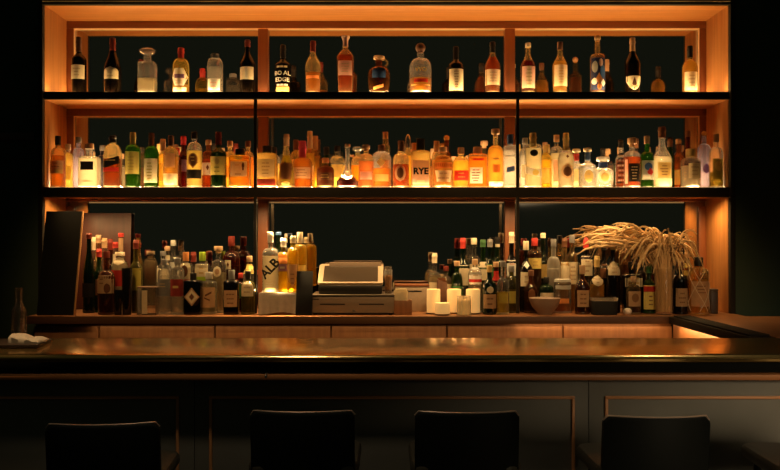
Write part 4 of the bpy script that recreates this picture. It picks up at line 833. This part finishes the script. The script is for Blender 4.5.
for b in BOXROW:
    b = list(b) + [None] * (13 - len(b)); px, top, w, sh, gl, lq, lv, cap, pat, lab, nm, ov, tx = b
    bottle(px, top, w, sh, gl, lq, lv, cap, pat, lab, 'box', 4.455 if px < 276 or 288 < px < 295 else 4.50, 4.60, TOWZ, nm or 'liquor_bottle', 'bottles on the white towel', ov, tx)

# ------------------------------------------------------------------ other things on the counter
def lean(name, x0, x1, yb, zb, yt, zt, th, m, parent=None):
    """a slab leaning back from (yb, zb) to (yt, zt)"""
    bm = bmesh.new(); box(bm, x0, x1, 0, th, 0, math.hypot(yt - yb, zt - zb), .0015)
    M = Matrix.Translation((0, yb, zb)) @ Matrix.Rotation(-math.atan2(yt - yb, zt - zb), 4, 'X')
    bmesh.ops.transform(bm, matrix=M, verts=bm.verts); return link(name, bm, m, parent)
t = thing('leaning_board', 'tall black board leaning back at the left end of the counter', 'board', (-1.69, 4.36, .95))
lean('board_face', -.095, .092, 0, .0025, .125, .537, .012, pbr('board_black', (.009, .009, .008), .8, spec=.15), t)
lean('edge_strip', .0925, .100, 0, .0025, .125, .537, .014, wood('edge_oak', (.40, .20, .08), (.5, .27, .1), 'Z', .4), t)
t = lean('cutting_board', wx(67.5, 4.79), wx(131, 4.79), 4.765, .9505, 4.795, wz(213, 4.79), .006, wood('board_red', (.045, .012, .008), (.07, .018, .012), 'Z', .45)); tag(t, 'dark red wooden board standing upright behind the left bottle cluster', 'board')

# acrylic holder with a cream card
t = thing('menu_holder', 'clear acrylic holder with an upright cream card, left of the grey-label bottle', 'menu holder', (wx(148, 4.43), 4.43, .9498))
ACR = glass('acrylic_clear', (.95, .92, .86), .05, refr=0)
bm = bmesh.new(); h = .140
for q in ((-.050, -.046, -.03, .03, 0, h), (.046, .050, -.03, .03, 0, h), (-.046, .046, .026, .03, 0, h), (-.046, .046, -.03, .03, 0, .005)): box(bm, *q)
link('holder', bm, ACR, t)
bm = bmesh.new(); box(bm, -.024, .004, -.030, -.028, .006, .126); link('card', bm, papm('cr'), t)
boxo('lid', -.05, .05, -.03, .03, h + .0004, h + .006, pbr('lid_brown', (.22, .14, .09), .4), t)

def tumbler(px, top, w, Y, label, m, base=ZC, name='tall_tumbler', fill=None):
    x, r = wx(px, Y), w * Y / FPX / 2; h = wz(top, Y) - base
    t = thing(name, label, 'glass', (x, Y, base - .0003)); bm = bmesh.new()
    lathe(bm, [(0, r * .8), (.002, r * .84), (h - .001, r), (h, r * .985), (h - .001, r * .95), (.014, r * .78)], 28); link('glass_wall', bm, m, t)
    if fill:
        bm = bmesh.new(); lathe(bm, [(.015, r * .76), (h * .75, r * .88)], 24); link('drink', bm, fill, t)
    return t
SMOKE = glass('smoked_tumbler', (.10, .09, .08), .2)
tumbler(118, 290, 8.5, 4.40, 'short dark tumbler beside the taller one at the counter left', SMOKE, name='dark_tumbler')
tumbler(127, 268, 10.5, 4.41, 'tall dark tumbler left of the acrylic menu holder', SMOKE)
# towel-covered crate
X0, X1 = wx(259, 4.40), wx(297, 4.40)
t = thing('towel_crate', 'low crate under a draped white towel, carrying the ALB bottle', 'crate', ((X0 + X1) / 2, 4.5, .95))
hw = (X1 - X0) / 2
boxo('crate', -hw + .006, hw - .006, -.092, .10, 0, .108, CDOOR, t)
bm = bmesh.new(); G = []
NX, NS = 30, 26
for i in range(NX + 1):
    u = -1 + 2 * i / NX; row = []
    for j in range(NS + 1):
        s = j / NS
        if s < .42: y, z = .10 - .196 * s / .42, .1124 + .0004 * math.sin(9 * u + 4 * s)
        else:
            q = (s - .42) / .58; y = -.0965 - .004 * math.sin(5.5 * u + 2) * q - .006 * q - .004 * math.sin(17 * u) * q * q; z = .1122 - .104 * q * (1 - .06 * math.sin(3 * u + 1))
            if q > 0: y -= .003 * math.sin(min(1, q * 6) * PI / 2)
        row.append(bm.verts.new((u * (hw + .002), y, z)))
    G.append(row)
for i in range(NX):
    for j in range(NS): bm.faces.new((G[i][j], G[i + 1][j], G[i + 1][j + 1], G[i][j + 1]))
bmesh.ops.solidify(bm, geom=bm.faces[:], thickness=.0012)
link('towel', bm, paper('towel_white', (.84, .80, .72), .15), t)

# black menu folder leaning
xm = wx(303.7, 4.36)
t = lean('menu_folder', xm - .042, xm + .042, 4.355, .9515, 4.43, wz(271, 4.43), .010, pbr('folder_black', (.008, .008, .008), .8, spec=.15)); tag(t, 'black menu folder leaning between the towel crate and the cash drawer', 'menu')
bm = bmesh.new(); box(bm, xm - .03, xm + .03, 4.372, 4.45, .9498, .958, .002)
s_ = link('stand', bm, pbr('folder_black', (0, 0, 0)), t)

# cash drawer
x0, x1 = wx(311, 4.40), wx(394.5, 4.40); xc = (x0 + x1) / 2; hw = (x1 - x0) / 2
DR = pbr('drawer_beige', (.22, .165, .115), .5); BLK = pbr('plastic_black', (.015, .015, .014), .35)
t = thing('cash_drawer', 'beige metal cash drawer with two slots, in the centre of the back counter', 'cash drawer', (xc, 4.55, .9498))
for sx in (-1, 1):
    for y in (-.13, .13): bm = bmesh.new(); lathe(bm, [(0, .010), (.006, .012)], 12, off=(sx * (hw - .02), y)); link('foot', bm, BLK, t)
boxo('case', -hw, hw, -.145, .17, .0062, .098, BLK, t, .004); boxo('drawer_front', -hw + .001, hw - .001, -.152, -.1452, .010, .093, DR, t, .002)
boxo('drawer_lid', -hw - .001, hw + .001, -.154, .172, .0983, .1035, pbr('lid_dark', (.09, .07, .05), .4), t, .002)
for a, b in ((wx(320, 4.4) - xc, wx(345, 4.4) - xc), (wx(359, 4.4) - xc, wx(384, 4.4) - xc)): boxo('slot', a, b, -.1533, -.1522, .052, .058, BLK, t, 0)
bm = bmesh.new(); lathe(bm, [(0, .007), (.003, .006)], 16); bmesh.ops.transform(bm, matrix=Matrix.Translation((wx(354, 4.4) - xc, -.1524, .022)) @ Matrix.Rotation(PI / 2, 4, 'X'), verts=bm.verts); link('keyhole', bm, capm('silver'), t)
bm = bmesh.new(); box(bm, wx(312.5, 4.4) - xc, wx(319, 4.4) - xc, -.1528, -.1522, .078, .083); link('maker_plate', bm, BLK, t)

# terminal on the drawer
zb = .9498 + .1038; x0, x1 = wx(317.5, 4.46), wx(383.2, 4.46); xc = (x0 + x1) / 2; hw = (x1 - x0) / 2
t = thing('register_terminal', 'cream-framed register screen tilted back on a black base, on the cash drawer', 'register', (xc, 4.46, zb))
boxo('base', -hw + .006, hw - .006, -.004, .19, 0, 1.1005 - zb, BLK, t, .006)
A = math.atan2(.175, .095); Lh = math.hypot(.175, .095)
def tilt(bm): bmesh.ops.transform(bm, matrix=Matrix.Translation((0, .0, 1.1015 - zb + .010)) @ Matrix.Rotation(-A, 4, 'X'), verts=bm.verts)
def rrect(bm, x0, x1, z0, z1, y0, y1, r, n=6):
    pts = []
    for cx_, cz_, a0 in ((x1 - r, z1 - r, 0), (x0 + r, z1 - r, PI / 2), (x0 + r, z0 + r, PI), (x1 - r, z0 + r, 1.5 * PI)):
        for i in range(n + 1): a = a0 + PI / 2 * i / n; pts.append((cx_ + r * math.cos(a), cz_ + r * math.sin(a)))
    f = [bm.verts.new((p[0], y0, p[1])) for p in pts]; g = [bm.verts.new((p[0], y1, p[1])) for p in pts]; k = len(pts)
    for i in range(k): bm.faces.new((f[i], f[(i + 1) % k], g[(i + 1) % k], g[i]))
    bm.faces.new(f); bm.faces.new(list(reversed(g)))
bm = bmesh.new(); rrect(bm, -hw, hw, 0, Lh, 0, .016, .018); tilt(bm); link('bezel', bm, pbr('bezel_cream', (.46, .36, .25), .45), t, angle=30)
bm = bmesh.new(); rrect(bm, -hw + .026, hw - .028, .014, Lh - .020, -.0012, -.0002, .006); tilt(bm); link('screen', bm, pbr('screen_glass', (.055, .042, .03), .2, coat=.2), t)
bm = bmesh.new(); box(bm, -.07, .05, -.0014, -.0003, Lh - .012, Lh - .003); tilt(bm); link('bezel_highlight', bm, papm('wh'), t)  # white strip paints the highlight on the bezel's top edge
boxo('back_cover', -hw + .05, hw - .01, .155, .195, 1.1015 - zb, 1.216 - zb, pbr('back_cover', (.16, .115, .08), .55), t, .006)
tumbler(388.3, 269.5, 8.2, 4.52, 'small glass of amber drink on the drawer, right of the screen', glass('rocks_glass', (.92, .90, .86), .12), zb, 'drinking_glass', liqm('amb'))

# wooden box, caddy, napkins
t = thing('wooden_box', 'grey-brown lidded box behind the caddy, between drawer and candles', 'box', (wx(413, 4.66), 4.66, .9498)); hw = .098
boxo('body', -hw, hw, -.05, .05, 0, .135, pbr('box_grey', (.34, .27, .20), .6, vary=.15), t); boxo('lid', -hw - .002, hw + .002, -.052, .052, .1354, .148, MAHOGX, t); boxo('slot', -.06, .045, -.0506, -.0501, .106, .114, BLK, t, 0)
cx_ = wx(403, 4.40)
t = thing('napkin_caddy', 'small dark brown wooden caddy right of the cash drawer', 'caddy', (cx_, 4.43, .9498))
for q in ((-.046, .046, -.04, -.034, .0065, .075), (-.046, .046, .034, .04, .0065, .075), (-.046, -.040, -.0335, .0335, .0065, .075), (.040, .046, -.0335, .0335, .0065, .075)): boxo('side', *q, CDOOR, t, .001)
boxo('bottom', -.046, .046, -.04, .04, 0, .006, CDOOR, t, 0)
bm = bmesh.new()
for k in range(9):
    a = random.uniform(-.08, .08); y = -.028 + k * .0062
    M = Matrix.Translation((-.012, y, .007)) @ Matrix.Rotation(a, 4, 'Z') @ Matrix.Rotation(random.uniform(-.1, .1), 4, 'Y')
    box(bm, -.026, .030, 0, .0035, 0, random.uniform(.112, .128), .001, 0, M)
o = link('napkin_stack', bm, papm('cr')); o.location = (cx_, 4.43, .9498); tag(o, 'stack of cream paper napkins standing in the brown caddy', 'napkins')

# candles
WAX = None
m, nt, out = new_mat('lit_wax')
p = nt.nodes.new('ShaderNodeBsdfPrincipled'); p.inputs['Base Color'].default_value = (.85, .66, .36, 1); p.inputs['Roughness'].default_value = .5
p.inputs['Emission Color'].default_value = (1, .56, .17, 1); p.inputs['Emission Strength'].default_value = .34
nt.links.new(p.outputs[0], out.inputs[0]); WAX = m
FLAME = emitter('candle_flame', (1, .7, .3), 5)
def candle(px, top, w, Y, label, cup=False, base=ZC + .0075):
    x, r = wx(px, Y), w * Y / FPX / 2; h = wz(top, Y) - base
    t = thing('votive_candle' if cup else 'pillar_candle', label, 'candle', (x, Y, base), 0, 'candles on the counter'); bm = bmesh.new()
    lathe(bm, [(0, r * .97), (.003, r), (h - .004, r), (h - .001, r * .96), (h, r * .88), (h - .006, r * .6), (h - .010, r * .2)] if not cup else [(.004, r * .86), (h * .8, r * .86), (h * .8 - .003, r * .3)], 28); link('wax', bm, WAX, t)
    zt = (h - .0105) if not cup else h * .8 - .003
    bm = bmesh.new(); tube(bm, [(0, 0, zt), (0, 0, zt + .008)], .001, 6); link('wick', bm, BLK, t)
    if cup:
        bm = bmesh.new(); lathe(bm, [(0, r * .92), (.002, r), (h, r), (h, r * .94), (.0035, r * .92)], 28); link('frosted_cup', bm, glass('frosted_cup', (.92, .86, .74), .25), t)
    l = bpy.data.lights.new('candle_light', 'POINT'); l.energy = .05; l.color = (1, .55, .2); l.shadow_soft_size = .008
    lo = bpy.data.objects.new('candle_light', l); C.objects.link(lo); lo.location = (x, Y, base + h + .02)
    return r
SAUC = pbr('dark_saucer', (.30, .20, .13), .35)
for c in CANDLES:
    candle(*c)
candle(464, 296, 14.3, 4.385, 'lit candle in a frosted glass cup, front centre of the candles', True, ZC + .0003)
def saucer(px, Y, r, label):
    bm = bmesh.new(); lathe(bm, [(0, r * .7), (.002, r * .8), (.007, r), (.0075, r * .98), (.0072, r * .7)], 32); o = link('candle_saucer', bm, SAUC); o.location = (wx(px, Y), Y, .9498); tag(o, label, 'saucer', 'saucers under the candles')
saucer(433.5, 4.475, .046, 'small dark saucer under the leftmost pillar candle'); saucer(442.5, 4.395, .043, 'small dark saucer under the low wide candle')
saucer(454, 4.50, .044, 'small dark saucer under the middle pillar candle'); saucer(473, 4.47, .046, 'small dark saucer under the rightmost pillar candle')
# brown block holding cards
t = thing('card_holder', 'dark brown upright card holder behind the candles', 'holder', (wx(441.5, 4.58), 4.58, .9498))
bm = bmesh.new(); box(bm, -.024, .030, -.022, .022, 0, .178, .003)
for v in bm.verts:
    if v.co.z > .1: v.co.z -= (v.co.x + .03) * .35
link('block', bm, wood('block_brown', (.075, .03, .015), (.12, .05, .025), 'Z', .5), t)
bm = bmesh.new(); box(bm, -.020, .022, -.006, .002, .155, .184); link('cards', bm, papm('br'), t)

# bowl
bm = bmesh.new(); R = 15.7 * 4.43 / FPX; h = wz(298, 4.43) - ZC
lathe(bm, [(0, R * .42), (.004, R * .44), (.012, R * .50), (h * .45, R * .78), (h * .8, R * .95), (h, R), (h + .0012, R * .985), (h - .002, R * .95), (h * .5, R * .74), (.02, R * .45), (.014, R * .1)], 40)
o = link('serving_bowl', bm, pbr('bowl_clay', (.27, .19, .14), .5, vary=.1, scale=30)); o.location = (wx(544.8, 4.43), 4.43, .9497); tag(o, 'wide brown bowl standing right of the second black post', 'bowl')
# black dish
t = thing('black_container', 'wide black container with a clear rim, left of the crumpled foil', 'container', (wx(604, 4.42), 4.42, .9497))
bm = bmesh.new(); w = .066
rings(bm, [(0, w * .92, .036, 5), (.003, w * .96, .04, 5), (.070, w, .042, 5), (.072, w * .98, .041, 5), (.071, w * .93, .037, 5), (.01, w * .9, .034, 5)], 40); link('body', bm, pbr('container_black', (.010, .010, .009), .6, spec=.2), t)
bm = bmesh.new(); rings(bm, [(.0723, w * .99, .0412, 5), (.088, w * 1.04, .044, 5), (.0882, w * 1.0, .041, 5), (.0725, w * .95, .038, 5)], 40); link('clear_rim', bm, glass('rim_clear', (.85, .80, .72), .2), t)
# foil
bm = bmesh.new(); bmesh.ops.create_icosphere(bm, subdivisions=4, radius=.027)
rnd = random.Random(3); dirs = [Vector((rnd.uniform(-1, 1), rnd.uniform(-1, 1), rnd.uniform(-1, 1))).normalized() for _ in range(26)]
for v in bm.verts:
    n = v.co.normalized(); k = max(n.dot(d) for d in dirs); v.co *= (.62 + .5 * (k - .6)); v.co.z *= .85
zm = min(v.co.z for v in bm.verts)
for v in bm.verts: v.co.z -= zm
o = link('crumpled_foil', bm, pbr('foil_silver', (.88, .82, .72), .3, .25), angle=12); o.location = (wx(627.5, 4.395), 4.395, .9497); tag(o, 'crumpled ball of shiny foil on the counter left of the vase', 'foil')
# small dark box
o = boxo('dark_tin', wx(708.8, 4.5), wx(716, 4.5), 4.47, 4.53, .9498, wz(291, 4.5), pbr('tin_dark', (.05, .035, .028), .45)); tag(o, 'small dark tin at the right end of the counter, beside the cord-wrapped bottle', 'tin')
bm = bmesh.new(); box(bm, wx(708.6, 4.5), wx(716.2, 4.5), 4.4695, 4.5305, wz(291, 4.5) + .0003, wz(291, 4.5) + .012, .002); link('lid', bm, pbr('tin_lid', (.07, .05, .04), .4), o)

# vase with dried grass
VX, VY = wx(664, 4.44), 4.44
t = thing('glass_vase', 'tall narrow glass vase holding the dried grass', 'vase', (VX, VY, .9497)); bm = bmesh.new()
lathe(bm, [(0, .040), (.003, .043), (.01, .044), (.16, .046), (.235, .056), (.238, .0555), (.16, .0445), (.012, .042), (.011, .01)], 36); link('vase_wall', bm, glass('vase_glass', (.98, .95, .90), .02, refr=0, edge=.8), t)
gr = thing('dried_grass_bunch', 'big bunch of drooping dried wheat-coloured grass in the glass vase', 'dried grass', (VX, VY, .9625))
GRASS = pbr('dried_grass', (.72, .50, .26), .8, vary=.25, scale=40); GRASS2 = pbr('dried_plume', (.74, .54, .29), .85, vary=.22, scale=55)
rnd = random.Random(11); bm = bmesh.new(); heads = []
for k in range(190):
    a = rnd.uniform(0, 2 * PI); r0 = .038 * math.sqrt(rnd.random())
    side = rnd.random()
    if side < .30: ex = -rnd.uniform(.14, .39); ey = rnd.uniform(-.06, .20)
    elif side < .46: ex = rnd.uniform(.08, .20); ey = rnd.uniform(-.12, .16)
    else: ex = rnd.uniform(-.19, .11); ey = rnd.uniform(-.11, .06)
    p0 = Vector((r0 * math.cos(a), r0 * math.sin(a), .002)); p1 = Vector((p0.x * .9 + ex * .04, p0.y + ey * .04, .18)); p1.x = max(-.04, min(.04, p1.x)); p1.y = max(-.038, min(.038, p1.y))
    top = rnd.uniform(.34, .475) - .20 * max(0, abs(ex) - .28)
    p2 = Vector((p1.x + ex * .38, p1.y + ey * .5, top))
    droop = rnd.uniform(.06, .22) if abs(ex) < .22 else rnd.uniform(.02, .08)
    p3 = Vector((p1.x + ex, p1.y + ey, top - droop))
    p3.y = min(.27, p3.y)
    def bez(t): return p1 * (1 - t) ** 3 + (p1 + Vector((ex * .02, 0, .14))) * 3 * t * (1 - t) ** 2 + (p2 + Vector((ex * .12, 0, .06))) * 3 * t * t * (1 - t) + p3 * t ** 3
    pts = [p0, p0.lerp(p1, .5)] + [bez(i / 12) for i in range(13)]
    w1, w2, w3 = rnd.uniform(0, 6), rnd.uniform(0, 6), rnd.uniform(.004, .013)
    for i in range(6, 15):
        g = (i - 5) / 9; pts[i] = pts[i] + Vector((math.sin(w1 + i * .8), math.cos(w2 + i * .7) * .6, math.sin(w2 + i * .9))) * w3 * g
    tube(bm, pts[:9] if k < 96 else pts[:13], [.0030] * (9 if k < 96 else 13), 5)
    if k < 96: heads.append((pts[6:], rnd.uniform(.0055, .0095)))
link('stems', bm, GRASS, gr)
for pts, R in heads:
    # a plump seed head with overlapping husks along the drooping end
    fine = []
    for i in range(len(pts) - 1):
        for q in range(3): fine.append(pts[i].lerp(pts[i + 1], q / 3))
    fine.append(pts[-1]); n = len(fine); bm = bmesh.new()
    rad = [max(.0008, R * math.sin(PI * min(1, .08 + .92 * i / (n - 1))) ** .6 * (1.0 if i % 2 else .72)) for i in range(n)]
    tube(bm, fine, rad, 6)
    for i in range(2, n - 1, 1):
        d = (fine[min(i + 1, n - 1)] - fine[i - 1]).normalized(); o1 = d.orthogonal().normalized()
        for q in range(2):
            off = (Matrix.Rotation(rnd.uniform(0, 2 * PI), 3, d) @ o1)
            b0 = fine[i] + off * rad[i] * .6; b1 = b0 + d * rnd.uniform(.012, .022) + off * rnd.uniform(.004, .009); sd = d.cross(off) * .0016
            f = bm.faces.new([bm.verts.new(b0 - sd), bm.verts.new(b0 + sd), bm.verts.new(b1)])
    link('seed_head', bm, GRASS2, gr)

# ------------------------------------------------------------------ things on the front bar
x = wx(19, 3.24)
bottle(19, 288, 14.5, 'wine', 'cl', None, 0, None, [], 'small empty clear bottle standing on the front bar at far left', 'bar', 3.25, 3.3, .95, 'empty_bottle', None, {'zs': .52, 'zn': .74, 'nr': .40})
o = boxo('serving_tray', wx(-16, 3.13), wx(45, 3.13), -.07, .07, 0, .014, pbr('tray_dark', (.05, .03, .02), .4)); o.location = (0, 3.13, .9452); o.rotation_euler = (.046, 0, 0)
tag(o, 'dark tray on the front bar at far left, carrying folded cloths', 'tray')
def cloth(name, x0, x1, y0, y1, z, th, label, rz):
    bm = bmesh.new(); nx, ny = 14, 10; G = []
    for i in range(nx + 1):
        row = []
        for j in range(ny + 1):
            u, v = -1 + 2 * i / nx, -1 + 2 * j / ny
            row.append(bm.verts.new((u * (x1 - x0) / 2, v * (y1 - y0) / 2, th * (.72 - .28 * u) * (1 - .35 * abs(u) ** 8) * (1 - .3 * v ** 8) + .0022 * math.sin(4 * u + 2 * v) + .0015 * math.sin(5 * v - 3 * u))))
        G.append(row)
    for i in range(nx):
        for j in range(ny): bm.faces.new((G[i][j], G[i + 1][j], G[i + 1][j + 1], G[i][j + 1]))
    r = bmesh.ops.extrude_face_region(bm, geom=bm.faces[:])
    for e in r['geom']:
        if isinstance(e, bmesh.types.BMVert): e.co.z = 0
    o = link(name, bm, paper('bar_cloth', (.66, .55, .42), .1), angle=60); o.location = ((x0 + x1) / 2, (y0 + y1) / 2, z); o.rotation_euler = (.046, 0, rz)
    tag(o, label, 'cloth', 'cloths on the tray')
cloth('folded_cloth', wx(12, 3.13), wx(30, 3.13), 3.085, 3.185, .9597, .032, 'crumpled cream cloth on the tray, nearest the empty bottle', .1)
cloth('folded_cloth', wx(30.8, 3.13), wx(44.5, 3.13), 3.075, 3.175, .9590, .020, 'flat folded cream cloth at the right end of the tray', -.03)

# ------------------------------------------------------------------ light
def area(name, loc, rot, sx, sy, e, col=(1, .60, .25), spread=PI):
    l = bpy.data.lights.new(name, 'AREA'); l.shape = 'RECTANGLE'; l.size = sx; l.size_y = sy; l.energy = e; l.color = col; l.spread = spread
    o = bpy.data.objects.new(name, l); C.objects.link(o); o.location = loc; o.rotation_euler = rot; return o
WARM = (1, .57, .21)
def spot(name, loc, to, e, deg, col, r=.06, blend=1.0):
    l = bpy.data.lights.new(name, 'SPOT'); l.energy = e; l.color = col; l.spot_size = math.radians(deg); l.spot_blend = blend; l.shadow_soft_size = r
    o = bpy.data.objects.new(name, l); C.objects.link(o); o.location = loc
    o.rotation_euler = (Vector(to) - o.location).to_track_quat('-Z', 'Y').to_euler(); return o
area('shelf_strip_lamp', (0, 4.510, 2.1155), (PI, 0, 0), 3.56, .008, 12.5, WARM); area('shelf_strip_lamp', (0, 4.789, 2.1165), (math.radians(-140), 0, 0), 3.56, .008, 16, (1, .62, .26))
area('shelf_strip_lamp', (0, 4.510, 1.6155), (PI, 0, 0), 3.3, .008, 8.5, WARM); area('shelf_strip_lamp', (0, 4.789, 1.6175), (math.radians(-114), 0, 0), 3.52, .010, 58, (1, .64, .28), math.radians(105))
area('under_shelf_lamp', (0, 4.514, 1.5645), (math.radians(8), 0, 0), 3.5, .012, 17, (1, .60, .24), math.radians(150))
for sx in (-1.69, 1.69):
    l = bpy.data.lights.new('puck_lamp', 'SPOT'); l.energy = 4; l.color = WARM; l.spot_size = 2.6; l.spot_blend = .8; l.shadow_soft_size = .02
    o = bpy.data.objects.new('puck_lamp', l); C.objects.link(o); o.location = (sx, 4.60, 1.556)
area('under_counter_light', (0, 4.352, .908), (math.radians(-12), 0, 0), 3.0, .02, .8, WARM)  # added full-length fill for the door fronts, no such source known
area('under_counter_light', (1.04, 4.342, .908), (math.radians(48), 0, 0), .74, .012, .32, (1, .52, .17))
area('under_counter_light', (1.43, 3.85, .909), (0, math.radians(-35), 0), .02, .85, 2.0, (1, .52, .17))
spot('tray_fill_spot', (-1.35, 2.9, 2.5), (-1.33, 3.1, .96), 60, 16, (1, .66, .32))  # added narrow spot, unseen, to brighten the tray and cloths
area('crate_top_lamp', ((X0 + X1) / 2, 4.592, 1.068), (math.radians(-115), 0, 0), .16, .012, .6, WARM, math.radians(140))
area('crate_front_fill', ((X0 + X1) / 2, 4.498, 1.5545), (math.radians(-14), 0, 0), .16, .03, 5.0, (1, .62, .24), math.radians(70))  # added fill to brighten the towel and its bottles
for x_, e_ in ((-1.25, 40), (-.42, 45), (.42, 50), (1.25, 50)):
    spot('back_bar_fill_spot', (x_, 3.0, 2.22), (x_, 4.5, 1.10), e_ * .82, 50, (1, .54, .19))  # added unseen spots filling the lower bottles from the front
rl = area('room_fill', (2.3, -.3, 1.45), (0, 0, 0), 1.5, .8, 8, (1, .78, .48), math.radians(50))  # added soft fill behind the camera for the bar front
rl.rotation_euler = (Vector((1.85, 3.05, -.30)) - rl.location).to_track_quat('-Z', 'Y').to_euler()
spot('stool_fill_spot', (-.5, 2.25, 2.9), (-.35, 2.60, .8), 22, 68, (1, .80, .52), .08)  # added unseen spot to bring out the stool edges and rail
spot('seat_fill_spot', (1.5, 2.75, 2.9), (1.15, 2.68, .66), 26, 36, (1, .82, .55), .08)  # added unseen spot to lift the right-hand seats

w = bpy.data.worlds.new('dim_room'); bpy.context.scene.world = w; w.use_nodes = True
w.node_tree.nodes['Background'].inputs[0].default_value = (.0092, .0112, .0070, 1); w.node_tree.nodes['Background'].inputs[1].default_value = 1.0

# ------------------------------------------------------------------ camera
cam = bpy.data.cameras.new('camera'); co = bpy.data.objects.new('camera', cam); C.objects.link(co)
co.location = (0, 0, EYE); co.rotation_euler = (PI / 2, 0, 0)
cam.sensor_width = 36; cam.lens = FPX * 36 / 780; cam.shift_x = 3.5 / 780; cam.shift_y = 8.0 / 780; cam.clip_start = .05
bpy.context.scene.camera = co
sc = bpy.context.scene
sc.view_settings.view_transform = 'Standard'; sc.view_settings.look = 'None'; sc.view_settings.gamma = 1; sc.view_settings.exposure = 0; sc.view_settings.use_curve_mapping = False
try:
    cy = sc.cycles
    cy.max_bounces = 12; cy.diffuse_bounces = 4; cy.glossy_bounces = 5; cy.transmission_bounces = 6; cy.transparent_max_bounces = 48
    cy.caustics_reflective = False; cy.sample_clamp_indirect = 4.0; cy.use_denoising = True; cy.denoiser = 'OPENIMAGEDENOISE'
except Exception as e: print(e)
